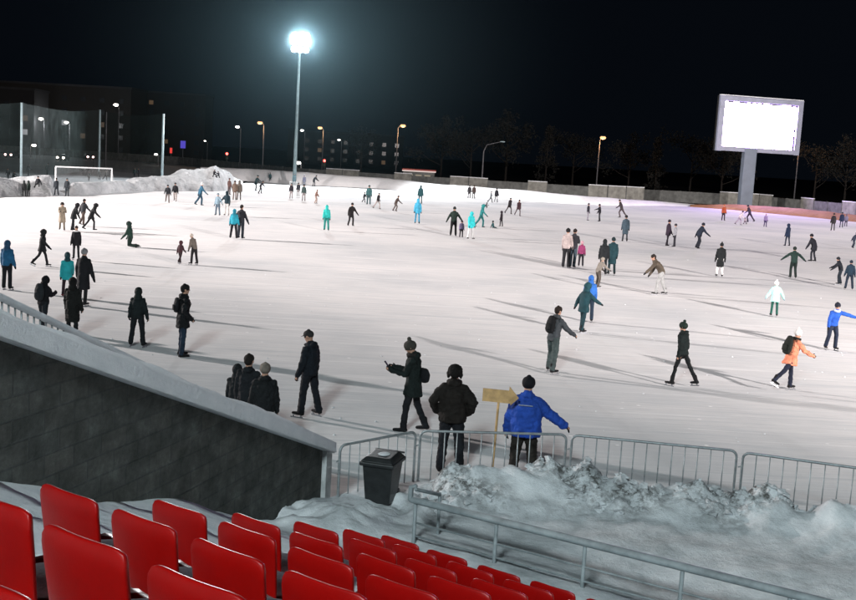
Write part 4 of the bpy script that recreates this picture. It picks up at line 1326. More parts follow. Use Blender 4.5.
# ------------------------------------------------------------------ illuminated signs, traffic lights, kiosk, cars
def lit_sign(name, px, py, D, w, h, mat, label, cat):
    p = at(px, py, D)
    o_ = thing(name, label, cat, (p[0], p[1], 0))
    MB().box((0, 0.12, p[2]), (w + 0.2, 0.16, h + 0.2)).build('sign_box', M_BLACKPL, o_)
    MB().box((0, 0, p[2]), (w, 0.06, h)).build('lit_face', mat, o_)
    m_ = MB()
    m_.tube([(0, 0.14, -0.1), (0, 0.14, p[2] - h * 0.4)], [0.09, 0.09], 8, cap=False)
    m_.build('post', M_DARKPOLE, o_)
    return o_


lit_sign('lit_sign', 183, 144.5, 330, 1.5, 2.2, emit('blue_sign_face', (0.14, 0.10, 0.9), 0.55), 'violet blue illuminated sign beyond the field', 'sign')
lit_sign('lit_sign', 171, 150.5, 290, 0.6, 1.4, emit('red_sign_face', (1.0, 0.06, 0.05), 0.8), 'small red illuminated sign left of the blue one', 'sign')
for x, y, lb in ((227, 154.5, 'traffic light showing red left of the mast'), (324.5, 161.5, 'traffic light showing red right of the mast')):
    p = at(x, y, 280)
    o = thing('traffic_light', lb, 'traffic light', (p[0], p[1], 0))
    m = MB()
    m.tube([(0, 0.1, -0.1), (0, 0.1, p[2] + 0.7)], [0.08, 0.08], 8, cap=False)
    m.build('pole', M_DARKPOLE, o)
    MB().box((0, 0, p[2] - 0.35), (0.7, 0.3, 1.9)).build('signal_box', M_BLACKPL, o, bevel=0.05)
    for k, (cc, st) in enumerate((((1, 0.05, 0.04), 16), ((0.2, 0.14, 0.02), 0.05), ((0.02, 0.2, 0.06), 0.05))):
        m = MB()
        m.ell((0, -0.16, p[2] + 0.2 - k * 0.6), (0.30, 0.08, 0.30), None, 10, 6)
        m.build('signal_lamp', emit('signal_%d' % k, cc, st), o, True)

p = at(418.5, 176, 200)
o = thing('kiosk', 'long low kiosk with a white-lit roof edge and red trim behind the fence', 'kiosk', (p[0], p[1], 0), rad(-3))
MB().box((0, 1.2, 1.2), (5.6, 2.4, 2.5)).build('wall', M_PANB, o)
MB().box((0, 1.2, 2.56), (6.0, 3.0, 0.2)).build('roof', emit('kiosk_light_band', (1.0, 0.80, 0.74), 0.75), o)
MB().box((0, 1.2, 2.78), (6.0, 3.0, 0.22)).build('red_trim', emit('kiosk_red_band', (1.0, 0.10, 0.06), 0.22), o)
M_WIN = emit('kiosk_window', (1.0, 0.85, 0.6), 0.25)
for k in (-1.6, 0, 1.6):
    MB().box((k, -0.03, 1.5), (1.1, 0.06, 0.9)).build('window', M_WIN, o)


def car(px, py, D, rz, label, col, head=None, tail=None):
    p = at(px, py, D)
    o_ = thing('parked_car', label, 'car', (p[0], p[1], 0), rz)
    prof = [(-2.1, 0.35), (-2.15, 0.75), (-1.95, 0.92), (-1.35, 0.98), (-0.85, 1.42), (0.75, 1.45), (1.35, 1.02), (1.95, 0.92), (2.15, 0.7), (2.1, 0.35)]
    m_ = MB()
    vs_ = [(-0.86 if z < 1.2 else -0.66, y, z) for y, z in prof] + [(0.86 if z < 1.2 else 0.66, y, z) for y, z in prof]
    n2 = len(prof)
    fs_ = [(k, (k + 1) % n2, n2 + (k + 1) % n2, n2 + k) for k in range(n2)] + [tuple(range(n2)), tuple(range(2 * n2 - 1, n2 - 1, -1))]
    m_.add(vs_, fs_)
    m_.build('body', col, o_, bevel=0.06)
    m_ = MB()
    for sgn in (-1, 1):
        m_.add([(sgn * 0.775, -0.95, 1.02), (sgn * 0.775, 1.15, 1.05), (sgn * 0.69, 0.7, 1.38), (sgn * 0.69, -0.75, 1.38)], [(0, 1, 2, 3)])
    m_.build('window', M_BLACKPL, o_)
    for sgn in (-1, 1):
        for yy in (-1.3, 1.35):
            w_ = MB()
            w_.tube([(sgn * 0.70, yy, 0.31), (sgn * 0.88, yy, 0.31)], [0.31, 0.31], 14, cap=False)
            w_.build('wheel', M_BLACKPL, o_)
        if head:
            h_ = MB()
            h_.ell((sgn * 0.62, -2.13, 0.72), (0.26, 0.1, 0.22), None, 10, 6)
            h_.build('headlight', head, o_, True)
        if tail:
            h_ = MB()
            h_.ell((sgn * 0.62, 2.13, 0.74), (0.2, 0.06, 0.1), None, 10, 6)
            h_.build('tail_light', tail, o_, True)
    return o_


M_HEAD = emit('car_headlight', (1.0, 0.86, 0.72), 14.0)
M_TAIL = emit('car_tail_light', (1.0, 0.08, 0.05), 3.0)
M_HEADR = emit('car_lamp_pink', (1.0, 0.62, 0.58), 9.0)
CARP = surf('car_paint_dark', (0.05, 0.055, 0.06), rough=0.35, var=0.1)
CARG = surf('car_paint_grey', (0.25, 0.26, 0.27), rough=0.35, var=0.1)
car(63, 161.5, 235, rad(4), 'car with both headlights on beyond the far field', CARP, M_HEAD, None)
car(12.5, 159.5, 235, rad(-3), 'car showing pinkish lamps beside the first net post', CARP, M_HEADR, None)
car(448, 181, 198, rad(86), 'grey car parked in the fence gap right of the kiosk', CARG, None, None)
car(88.5, 153, 262, rad(30), 'car with a single reddish lamp beyond the goal', CARP, M_HEADR, None)

# ------------------------------------------------------------------ ball net and goal
nf = thing('ball_net', 'tall dark ball-stop net hung on steel posts behind the field', 'net fence', (0, 0, 0))
pn = [(-62, 185, 93, 108), (21, 178, 103, 118), (99, 168, 110, 165), (162, 177.5, 114, 150)]
tops = []
for x, yb_, yt, D in pn:
    a = at(x, yb_, D)
    tp = at(x + (3 if x < 120 else 1), yt, D)
    tops.append((a[0], a[1], tp[2]))
    m = MB()
    m.tube([(a[0], a[1], -0.1), (a[0], a[1], tp[2])], [0.13 * D / 110, 0.11 * D / 110], 8, cap=False)
    m.build('post', M_POLE, nf, True)
a = at(105.5, 168, 185)
m = MB()
m.tube([(a[0], a[1], -0.1), (a[0], a[1], at(106, 112, 185)[2])], [0.12, 0.1], 8, cap=False)
m.build('post', M_DARKPOLE, nf, True)


def net_mat(name, col, fac, cell):
    m_ = bpy.data.materials.new(name)
    m_.use_nodes = True
    t = m_.node_tree
    b = t.nodes['Principled BSDF']
    b.inputs['Base Color'].default_value = (*col, 1)
    b.inputs['Roughness'].default_value = 0.8
    tr = N(t, 'ShaderNodeBsdfTransparent')
    mx = N(t, 'ShaderNodeMixShader')
    tc = N(t, 'ShaderNodeTexCoord')
    br = N(t, 'ShaderNodeTexNoise', Scale=cell, Detail=2.0)
    t.links.new(tc.outputs['Object'], br.inputs['Vector'])
    r = ramp(t, br.outputs['Fac'], [(0.3, (fac * 0.7,) * 3), (0.7, (fac * 1.3,) * 3)])
    t.links.new(r.outputs[0], mx.inputs[0])
    t.links.new(tr.outputs[0], mx.inputs[1])
    t.links.new(b.outputs[0], mx.inputs[2])
    t.links.new(mx.outputs[0], t.nodes['Material Output'].inputs['Surface'])
    return m_


M_NET = net_mat('dark_netting', (0.012, 0.030, 0.030), 0.36, 0.6)
for k in range(3):
    p0, p1 = tops[k], tops[k + 1]
    m = MB()
    nseg = 10
    vs, fs = [], []
    for q in range(nseg + 1):
        u = q / nseg
        x, y = p0[0] * (1 - u) + p1[0] * u, p0[1] * (1 - u) + p1[1] * u
        zt = p0[2] * (1 - u) + p1[2] * u - 0.5 * math.sin(PI * u)
        sag = 0.25 * math.sin(PI * u)
        vs += [(x, y + sag, 0.6), (x, y + sag, zt)]
    for q in range(nseg):
        fs.append((2 * q, 2 * q + 2, 2 * q + 3, 2 * q + 1))
    m.add(vs, fs)
    m.build('netting', M_NET, nf)

ga, gb = at(55.5, 190, 113), at(111.5, 190, 117)
goal = thing('football_goal', 'white-framed goal standing behind the snow mound', 'goal', (ga[0], ga[1], 0))
d = Vector((gb[0] - ga[0], gb[1] - ga[1], 0))
M_WHITE = surf('white_paint', (0.75, 0.77, 0.77), rough=0.5, var=0.1)
gh = at(55.5, 166.5, 113)[2]
for q in (V(0, 0, 0), d):
    m = MB()
    m.tube([q + V(0, 0, -0.1), q + V(0, 0, gh)], [0.075, 0.075], 10)
    m.build('goal_post', M_WHITE, goal, True)
m = MB()
m.tube([V(0, 0, gh), d + V(0, 0, gh)], [0.075, 0.075], 10)
m.build('crossbar', M_WHITE, goal, True)
m = MB()
dep = V(0, 1.6, 0)
m.add([V(0, 0, gh), d + V(0, 0, gh), d + dep + V(0, 0, 0.02), dep + V(0, 0, 0.02)], [(0, 1, 2, 3)])
m.add([V(0, 0, gh), dep + V(0, 0, 0.02), V(0, 0, 0.02)], [(0, 1, 2)])
m.add([d + V(0, 0, gh), d + dep + V(0, 0, 0.02), d + V(0, 0, 0.02)], [(0, 1, 2)])
m.build('goal_net', net_mat('goal_netting', (0.5, 0.52, 0.52), 0.14, 2.0), goal)

# ------------------------------------------------------------------ far buildings
M_BWALL = [surf('block_wall_%d' % k, c, rough=0.9, var=0.2, scale=0.1) for k, c in enumerate(((0.008, 0.007, 0.006), (0.008, 0.006, 0.005), (0.007, 0.007, 0.008)))]
M_PANE = surf('dark_pane', (0.02, 0.022, 0.025), rough=0.2, var=0.1)
M_LITS = [emit('lit_pane_warm', (1.0, 0.72, 0.42), 0.5), emit('lit_pane_white', (0.95, 0.95, 1.0), 0.35), emit('lit_pane_dim', (0.9, 0.55, 0.3), 0.08)]


def block(px, D, w, h, label, k, lit, floors, cols, dep=14):
    p = at(px, 160, D)
    o_ = thing('apartment_block', label, 'building', (p[0], p[1], 0), rad(-4 + 4 * k))
    MB().box((0, dep / 2, h / 2), (w, dep, h)).build('wall', M_BWALL[k % 3], o_)
    MB().box((0, dep / 2, h + 0.3), (w + 0.6, dep + 0.6, 0.6)).build('roof', M_DARKGROUND, o_)
    r_ = random.Random(k + 31)
    for f_ in range(floors):
        for c_ in range(cols):
            x = (c_ - (cols - 1) / 2) * (w / cols)
            z = 2.0 + f_ * (h - 2.0) / floors
            key = (c_, f_)
            mt = M_LITS[lit[key]] if key in lit else M_PANE
            fr = MB().box((x, -0.04, z), (1.7, 0.1, 1.7)).build('window', M_BWALL[(k + 1) % 3], o_)
            MB().box((x, -0.12, z), (1.45, 0.08, 1.45)).build('pane', mt, fr)
    return o_


block(45, 330, 52, 20, 'dark apartment block behind the ball net with a few lit windows', 0, {(1, 3): 0, (1, 2): 2, (5, 2): 1, (7, 2): 2, (0, 1): 2, (6, 1): 2}, 5, 9)
block(150, 390, 38, 22, 'dim brownish apartment block right of the ball net', 1, {(1, 3): 2, (4, 1): 2, (3, 5): 2}, 6, 7)
block(-30, 300, 34, 17, 'dark low block at the edge behind the ball net', 2, {(6, 1): 1, (6, 2): 2, (4, 2): 2}, 4, 7)
block(345, 420, 44, 12, 'low dark building beyond the street lamps near the mast', 2, {(2, 1): 2, (7, 0): 2}, 3, 9)

# ------------------------------------------------------------------ dark winter trees beyond the fence
M_BARK = surf('dark_bark', (0.016, 0.014, 0.012), rough=0.95, var=0.3, scale=2)
M_TWIG = surf('winter_crown', (0.010, 0.011, 0.010), rough=0.95, var=0.4, scale=0.6)


def tree_proto(name, label, h, seed, conifer=False):
    r_ = random.Random(seed)
    o_ = thing(name, label, 'tree', (0, 0, 0), 0, 'dark trees beyond the fence')
    m_ = MB()
    m_.tube([(0, 0, -0.2), (0.1, 0, h * 0.4), (0.0, 0.1, h * 0.95)], [0.028 * h * 0.6, 0.018 * h * 0.7, 0.02], 8, cap=False)
    limbs = []
    if not conifer:
        for k in range(9):
            z0 = h * r_.uniform(0.25, 0.7)
            a_ = r_.uniform(0, 2 * PI)
            l_ = h * r_.uniform(0.2, 0.36)
            e_ = V(math.cos(a_) * l_, math.sin(a_) * l_, z0 + l_ * r_.uniform(0.5, 1.0))
            m_.tube([(0, 0, z0), (e_ * 0.5 + V(0, 0, z0 * 0.5 - 0.02 * h)), e_], [0.008 * h, 0.006 * h, 0.002 * h], 6, cap=False)
            limbs.append(e_)
    m_.build('trunk', M_BARK, o_, True)
    m_ = MB()
    cl = []
    if conifer:
        for k in range(60):
            u = r_.random() ** 0.8
            a_ = r_.uniform(0, 2 * PI)
            rr_ = (1 - u) * h * 0.2 * r_.uniform(0.5, 1.05)
            cl.append((V(math.cos(a_) * rr_, math.sin(a_) * rr_, h * (0.12 + 0.88 * u)), 0.05 * h))
    else:
        for e_ in limbs:
            for k in range(6):
                cl.append((e_ + V(r_.gauss(0, 1), r_.gauss(0, 1), r_.gauss(0.1, 0.8)) * (0.07 * h), 0.075 * h))
        for k in range(12):
            cl.append((V(r_.gauss(0, 1) * 0.09 * h, r_.gauss(0, 1) * 0.09 * h, h * r_.uniform(0.7, 1.0)), 0.07 * h))
    for c_, rad_ in cl:
        for k in range(26):
            q = c_ + V(r_.gauss(0, 1), r_.gauss(0, 1), r_.gauss(0, 0.8)) * (rad_ * 0.6)
            a_ = V(r_.gauss(0, 1), r_.gauss(0, 1), r_.gauss(0, 1)).normalized() * 0.024 * h
            b_ = V(r_.gauss(0, 1), r_.gauss(0, 1), r_.gauss(0, 1)).normalized() * 0.011 * h
            m_.add([q - a_, q + b_, q + a_, q - b_], [(0, 1, 2, 3)])
    m_.build('crown', M_TWIG, o_)
    return o_


TP = [('broadleaf_tree', 12, 5, False), ('broadleaf_tree', 14, 9, False), ('spruce_tree', 13, 3, True)]
spots = [(360, 250, 0, 'round bare-crowned tree behind the lamp and kiosk', 0.9), (440, 240, 1, 'tall dark tree right of the red-roofed kiosk', 1.0), (470, 228, 0, 'spreading dark tree behind the unlit curved lamp', 1.05),
         (505, 245, 1, 'dark broad tree right of the curved lamp', 1.15), (545, 238, 2, 'pointed dark spruce left of the lone orange lamp', 1.0), (572, 250, 0, 'dark tree close left of the lone orange lamp', 1.1),
         (628, 236, 1, 'dark tree close right of the lone orange lamp', 0.9), (655, 225, 2, 'slim dark spruce midway between lamp and screen', 0.9), (690, 235, 0, 'dark tree left of the video screen', 1.15),
         (722, 222, 1, 'dark tree partly behind the video screen post', 0.85), (815, 214, 0, 'dark tree just right of the screen pole', 1.05), (846, 205, 1, 'dark tree at the right end of the fence', 0.95),
         (880, 198, 2, 'dark spruce beyond the fence end', 1.0)]
protos = {}
for px, D, k, lb, sc_ in spots:
    nm, h_, sd_, cf = TP[k]
    if k not in protos:
        o = protos[k] = tree_proto(nm, lb, h_, sd_, cf)
    else:
        o = copy_tree(protos[k])
    p = at(px, 185, D)
    o.location = (p[0], p[1], 0)
    o.rotation_euler = (0, 0, px * 0.7)
    o.scale = (sc_,) * 3
    o['label'] = lb
# ------------------------------------------------------------------ the stand: rows of red seats on snowy steps
PA = 0.61859229
RD = V(math.cos(PA), -math.sin(PA), 0)         # along a row, toward the right
ND = V(math.sin(PA), math.cos(PA), 0)          # down the stand, toward the ice
P1 = V(-1.68711101, 4.86236178, 3.83711483)
STEP = V(0.28423449, 0.87790632, -0.34275398)
WD = V(0.302, 0.953, 0).normalized()           # the stair wall runs down beside the aisle
W0 = V(-1.36, 15.95, 0)


def seat_top(r, c):
    return P1 + STEP * (r - 1) + RD * (0.5 * c)


def seat_proto():
    o_ = thing('stadium_seat', 'x', 'seat', (0, 0, 0), 0, 'red stadium seats in rows')
    # local: +Y faces the ice, origin on the step below the backrest, top of back at z = 0.80
    bm = bmesh.new()
    nx, nz = 14, 12
    w, hb = 0.205, 0.335
    grid = []
    for a_ in range(nx + 1):
        u = -1 + 2 * a_ / nx
        col_ = []
        for b_ in range(nz + 1):
            v = b_ / nz
            half = w * (0.95 + 0.05 * math.sin(PI * min(1, v * 1.1) * 0.5))
            x = u * half
            z = 0.465 + hb * v
            # rounded upper corners
            e = max(0, v - 0.80) / 0.20
            x *= math.sqrt(max(0.0, 1 - (e ** 4) * 0.13))
            ztop = -0.016 * (abs(u) ** 8) * max(0, (v - 0.5) / 0.5)
            y = -0.015 - 0.035 * (v - 0.5) - 0.020 * (1 - u * u) + 0.018
            y += 0.012 * max(0.0, (v - 0.8) / 0.2) ** 2
            col_.append(bm.verts.new((x, y, z + ztop)))
        grid.append(col_)
    for a_ in range(nx):
        for b_ in range(nz):
            bm.faces.new((grid[a_][b_], grid[a_ + 1][b_], grid[a_ + 1][b_ + 1], grid[a_][b_ + 1]))
    me = bpy.data.meshes.new('backrest')
    bm.to_mesh(me)
    bm.free()
    me.materials.append(M_SEAT)
    me.polygons.foreach_set('use_smooth', [True] * len(me.polygons))
    b = bpy.data.objects.new('backrest', me)
    COL.objects.link(b)
    b.parent = o_
    s_ = b.modifiers.new('thick', 'SOLIDIFY')
    s_.thickness = 0.022
    s_.offset = 0
    bv = b.modifiers.new('bevel', 'BEVEL')
    bv.width = 0.008
    bv.segments = 3
    bv.limit_method = 'ANGLE'
    bm = bmesh.new()
    grid = []
    for a_ in range(nx + 1):
        u = -1 + 2 * a_ / nx
        col_ = []
        for b_ in range(nz + 1):
            v = b_ / nz
            x = u * (0.20 + 0.012 * math.sin(PI * v))
            y = 0.035 + 0.37 * v
            z = 0.45 - 0.03 * math.sin(PI * min(1, v * 1.05)) * (1 - u * u) - 0.05 * max(0, (v - 0.85) / 0.15) ** 2 + 0.012 * u ** 4
            col_.append(bm.verts.new((x, y, z)))
        grid.append(col_)
    for a_ in range(nx):
        for b_ in range(nz):
            bm.faces.new((grid[a_][b_], grid[a_ + 1][b_], grid[a_ + 1][b_ + 1], grid[a_][b_ + 1]))
    me = bpy.data.meshes.new('seat_pan')
    bm.to_mesh(me)
    bm.free()
    me.materials.append(M_SEAT)
    me.polygons.foreach_set('use_smooth', [True] * len(me.polygons))
    b = bpy.data.objects.new('seat_pan', me)
    COL.objects.link(b)
    b.parent = o_
    s_ = b.modifiers.new('thick', 'SOLIDIFY')
    s_.thickness = 0.02
    m = MB()
    m.box((0, 0.2, 0.40), (0.06, 0.34, 0.05))
    m.box((0, 0.08, 0.18), (0.08, 0.06, 0.44))
    m.build('bracket', M_DARKPOLE, o_, bevel=0.006)
    m = MB()
    rr_ = random.Random(1)
    m.ell((0.0, 0.20, 0.455), (0.16, 0.15, 0.035), None, 14, 8)
    m.build('snow_patch', M_SNOW, o_, True)
    return o_


ORD = ['first', 'second', 'third', 'fourth', 'fifth', 'sixth', 'seventh', 'eighth', 'ninth', 'tenth', 'eleventh', 'twelfth', 'thirteenth', 'fourteenth']
ROWN = {6: 'front row', 5: 'second row', 4: 'third row', 3: 'fourth row', 2: 'fifth row', 1: 'sixth row', 0: 'seventh row', -1: 'eighth row'}


def project(P):
    d_ = np.array(P, float) - Cv
    z = d_ @ Fv
    return 428 + F_PX * (d_ @ Rv) / z, 300 - F_PX * (d_ @ Uv) / z


first = None
rot = -PA
for r in range(-1, 7):
    vis = []
    for c in range(-1 if r == 0 else 0, 14):
        tp = seat_top(r, c)
        x, y = project(tp)
        if -75 < x < 870 and y < 612:
            vis.append(c)
    for k, c in enumerate(vis):
        tl = seat_top(r, c)
        loc = tl + RD * 0.196 - V(0, 0, 0.80) - ND * 0.012
        if first is None:
            o = first = seat_proto()
        else:
            o = copy_tree(first)
        o.location = loc
        o.rotation_euler = (random.uniform(-0.02, 0.02), random.uniform(-0.012, 0.012), rot + random.uniform(-0.02, 0.02))
        o['label'] = 'red plastic stadium seat, %s from the aisle end in view in the %s' % (ORD[k], ROWN[r])

# stepped terrace
SNOWC = snow_mat('trodden_snow', (0.62, 0.66, 0.68), (0.84, 0.86, 0.87), scale=2.2, bump=0.6, bscale=10)


def smooth(a_, b_, x):
    t_ = max(0.0, min(1.0, (x - a_) / (b_ - a_)))
    return t_ * t_ * (3 - 2 * t_)


def wall_hit(base):
    """distance along -RD from base to the stair wall"""
    # base - RD*s on line W0 + WD*t
    A = np.array([[-RD.x, -WD.x], [-RD.y, -WD.y]])
    bvec = np.array([W0.x - base.x, W0.y - base.y])
    s_, t_ = np.linalg.solve(A, bvec)
    return s_


m = MB()
zprev = None
for r in range(-6, 7):
    bl = P1 + STEP * (r - 1)
    zt = bl.z - 0.80
    perp = 0.88
    back = bl - ND * 0.30
    f0 = V(back.x, back.y, 0)
    f1 = f0 + ND * (perp + (0.25 if r == 6 else 0.0))
    l0, l1 = wall_hit(f0) + 0.2, wall_hit(f1) + 0.2
    nseg = 70
    top0, top1 = [], []
    vs, fs = [], []
    R_ = 12.0
    nq = 5
    for q in range(nq + 1):
        v = q / nq
        for a_ in range(nseg + 1):
            u = a_ / nseg
            s0 = -l0 + (R_ + l0) * u
            s1 = -l1 + (R_ + l1) * u
            p = (f0 + RD * s0).lerp(f1 + RD * s1, v)
            nz_ = 0.035 * mnoise.fractal(Vector((p.x * 1.6, p.y * 1.6, r)), 1.0, 2.0, 4)
            drift = 0.25 + 0.17 * math.exp(-((v - 0.38) / 0.3) ** 2)
            z = zt + drift + nz_ - 0.05 * max(0, (v - 0.85) / 0.15)
            sx_ = s0 + (s1 - s0) * v
            fill = smooth(0.0, 0.55, -sx_)
            if fill:
                zf_ = zt + 0.24 + (0.5 - v) * 0.343 + 0.07 * mnoise.fractal(Vector((p.x * 0.9, p.y * 0.9, 2.0)), 1.0, 2.0, 4)
                z = z * (1 - fill) + zf_ * fill
            vs.append((p.x, p.y, z))
    for a_ in range(nseg + 1):
        x, y, z = vs[nq * (nseg + 1) + a_]
        vs.append((x + ND.x * 0.02, y + ND.y * 0.02, zt - 0.55))
    for q in range(nq + 1):
        for a_ in range(nseg):
            k = q * (nseg + 1) + a_
            fs.append((k, k + 1, k + nseg + 2, k + nseg + 1))
    m.add(vs, fs)
tag(m.build('terrace_steps', SNOWC, None, True), kind='structure')
# plain front wall below the last step
bl = P1 + STEP * 5
f1 = V(bl.x, bl.y, 0) + ND * (0.83)
l1 = wall_hit(f1)
c0, c1 = f1 - RD * (l1 - 0.02), f1 + RD * 12
m = MB()
zf = bl.z - 0.80
dv = -ND * 0.3
m.add([c0 + V(0, 0, -0.2), c1 + V(0, 0, -0.2), c1 + V(0, 0, zf - 0.06), c0 + V(0, 0, zf - 0.06)], [(0, 1, 2, 3)])
tag(m.build('terrace_front', M_CONC), kind='structure')

# ------------------------------------------------------------------ stair wall with snowy coping
SL = (3.72 - 0.95) / 7.35
sw = thing('stair_wall', 'dark block side wall of the stand with pale sloping snow-covered coping', 'wall', tuple(W0))
WN = V(-WD.y, WD.x, 0)         # away from the seats
LB = 12.6


def wz(t_):
    return 0.95 + SL * t_


TH_ = 0.74
me_v, me_f = [], []
m = MB()
for off in (0.04, TH_):
    a_, b_ = WN * off - WD * 0.12, WN * off - WD * LB
    m.add([a_ + V(0, 0, -0.2), b_ + V(0, 0, -0.2), b_ + V(0, 0, wz(LB) + 0.03), a_ + V(0, 0, wz(0.12) + 0.03)], [(0, 1, 2, 3)])
bw = m.build('blockwork', M_BRICK, sw)
uv = bw.data.uv_layers.new(name='UVMap')
for lp in bw.data.loops:
    p = Vector(bw.data.vertices[lp.vertex_index].co)
    uv.data[lp.index].uv = (-(p.x * WD.x + p.y * WD.y), p.z)
# end pillar
m = MB()
e0 = V(0, 0, 0)
ang = math.atan2(WD.y, WD.x)
c = WN * (TH_ / 2)
m.box(c + V(0, 0, 0.40), (0.22, TH_ + 0.06, 1.20), ang)
m.build('end_pillar', M_CONC, sw, bevel=0.01)
# coping slab
m = MB()
o0, o1 = -0.06, TH_ + 0.16
A = []
for t_, dz in ((-0.14, 0), (LB, 0)):
    for off in (o0, o1):
        for hz in (0.0, 0.17):
            p = WN * off - WD * t_
            A.append(p + V(0, 0, wz(t_) + hz))
m.add(A, [(0, 1, 3, 2), (4, 6, 7, 5), (0, 4, 5, 1), (2, 3, 7, 6), (1, 5, 7, 3), (0, 2, 6, 4)])
m.build('coping', SNOWC, sw, bevel=0.012)
# snow on the coping, thicker on the far side
m = MB()
vs, fs = [], []
ns, nq = 120, 9
for a_ in range(ns + 1):
    t_ = -0.12 + (LB + 0.12) * a_ / ns
    for q in range(nq + 1):
        v = q / nq
        off = o0 - 0.03 + (o1 - o0 + 0.05) * v
        hgt = 0.03 + 0.16 * math.sin(PI * min(1.0, v * 0.62 + 0.06)) ** 1.2
        if q in (0, nq):
            hgt = -0.15
        if q == 1:
            off = o0 - 0.02
            hgt = 0.03
        hgt *= 1.0 if hgt < 0 else min(1.0, 0.25 + (t_ + 0.12) * 0.9) * (1 + 0.45 * mnoise.fractal(Vector((t_ * 1.3, v * 2, 5)), 1, 2, 4))
        p = WN * off - WD * t_
        vs.append(p + V(0, 0, wz(t_) + 0.165 + hgt))
for a_ in range(ns):
    for q in range(nq):
        k = a_ * (nq + 1) + q
        fs.append((k, k + 1, k + nq + 2, k + nq + 1))
m.add(vs, fs)
m.build('snow_layer', snow_mat('clean_snow', (0.74, 0.77, 0.79), (0.88, 0.89, 0.90), 3.0, 0.6, 12, 0.05), sw, True)

# ------------------------------------------------------------------ low white balustrade rising beyond the coping
hr = thing('handrail', 'snow-topped white balustrade rail sinking into the coping of the stair wall', 'handrail', tuple(W0))
HO = WN * 0.86


def on_rail(px, py):
    """the spot on the rail's upright plane that lies on a sight line, in wall coordinates (along, height)"""
    d_ = Fv * F_PX + Rv * (px - 428) + Uv * (300 - py)
    d_ = Vector(d_)
    o_ = W0 + HO
    t_ = ((o_ - V(0, 0, CAM_H)).dot(WN)) / d_.dot(WN)
    p_ = V(0, 0, CAM_H) + d_ * t_
    return -(p_ - o_).dot(WD), p_.z


ta, za = on_rail(0, 294)
tb, zb = on_rail(118, 350)


def hz_(t_):
    return za + (zb - za) * (t_ - ta) / (tb - ta)


t0, t1 = tb - 1.2, ta + 2.5
m = MB()
pts = [HO - WD * (t0 + (t1 - t0) * k / 10) + V(0, 0, hz_(t0 + (t1 - t0) * k / 10) - 0.03) for k in range(11)]
m.tube(pts, [(0.06, 0.036, WN)] * 11, 10)
m.build('top_rail', M_SNOW, hr, True)
for k in range(70):
    t_ = t0 + 0.2 + k * 0.095
    if t_ > t1:
        break
    m = MB()
    m.tube([HO - WD * t_ + V(0, 0, wz(t_) - 0.3), HO - WD * t_ + V(0, 0, hz_(t_) - 0.03)], [0.011, 0.011], 6, cap=False)
    m.build('baluster', M_STEEL, hr, True)
m = MB()
m.tube([HO - WD * t0 + V(0, 0, wz(t0) - 0.02), HO - WD * t1 + V(0, 0, wz(t1) - 0.02)], [(0.12, 0.12, WN)] * 2, 8)
m.build('base_rail', M_SNOW, hr, True)
b = thing('dark_bag', 'small dark bag lying in the snow just beyond the snowy handrail', 'bag', tuple(ground(99, 350)))
b.scale = (0.6, 0.6, 0.6)
m = MB()
m.tube([(-0.24, 0.05, 0.13), (0, 0, 0.17), (0.26, -0.04, 0.11)], [(0.10, 0.12, (0, 1, 0)), (0.15, 0.16, (0, 1, 0)), (0.10, 0.10, (0, 1, 0))], 12)
later(m.build('bag_body', fab('#121317'), b), 0.016, 2, 0.02, 0.1)
m = MB()
m.tube([(-0.12, 0, 0.28), (-0.04, 0.0, 0.40), (0.08, 0, 0.40), (0.14, 0, 0.26)], [0.014] * 4, 6)
m.build('bag_handle', fab('#121317'), b, True)

# ------------------------------------------------------------------ ploughed snow between stand and barrier
BL = [V(-3.2, 15.0, 0), V(-1.24, 15.7, 0), V(-0.04, 16.86, 0), V(2.38, 17.15, 0), V(4.98, 16.7, 0), V(6.6, 16.12, 0), V(9.2, 15.2, 0), V(13.5, 13.4, 0)]


def dist_line(x, y):
    best = None
    for k in range(len(BL) - 1):
        a_, b_ = BL[k], BL[k + 1]
        ex, ey = b_.x - a_.x, b_.y - a_.y
        L2 = ex * ex + ey * ey
        u = max(0.0, min(1.0, ((x - a_.x) * ex + (y - a_.y) * ey) / L2))
        dx, dy = x - (a_.x + ex * u), y - (a_.y + ey * u)
        dd = math.hypot(dx, dy)
        if best is None or dd < best[0]:
            s = 1 if (ex * dy - ey * dx) < 0 else -1
            best = (dd, s, k, u)
    return best[0] * best[1]


O6 = P1 + STEP * 5
O6 = V(O6.x, O6.y, 0)
ZF = (P1 + STEP * 5).z - 0.80
RAIL_Q = 3.74


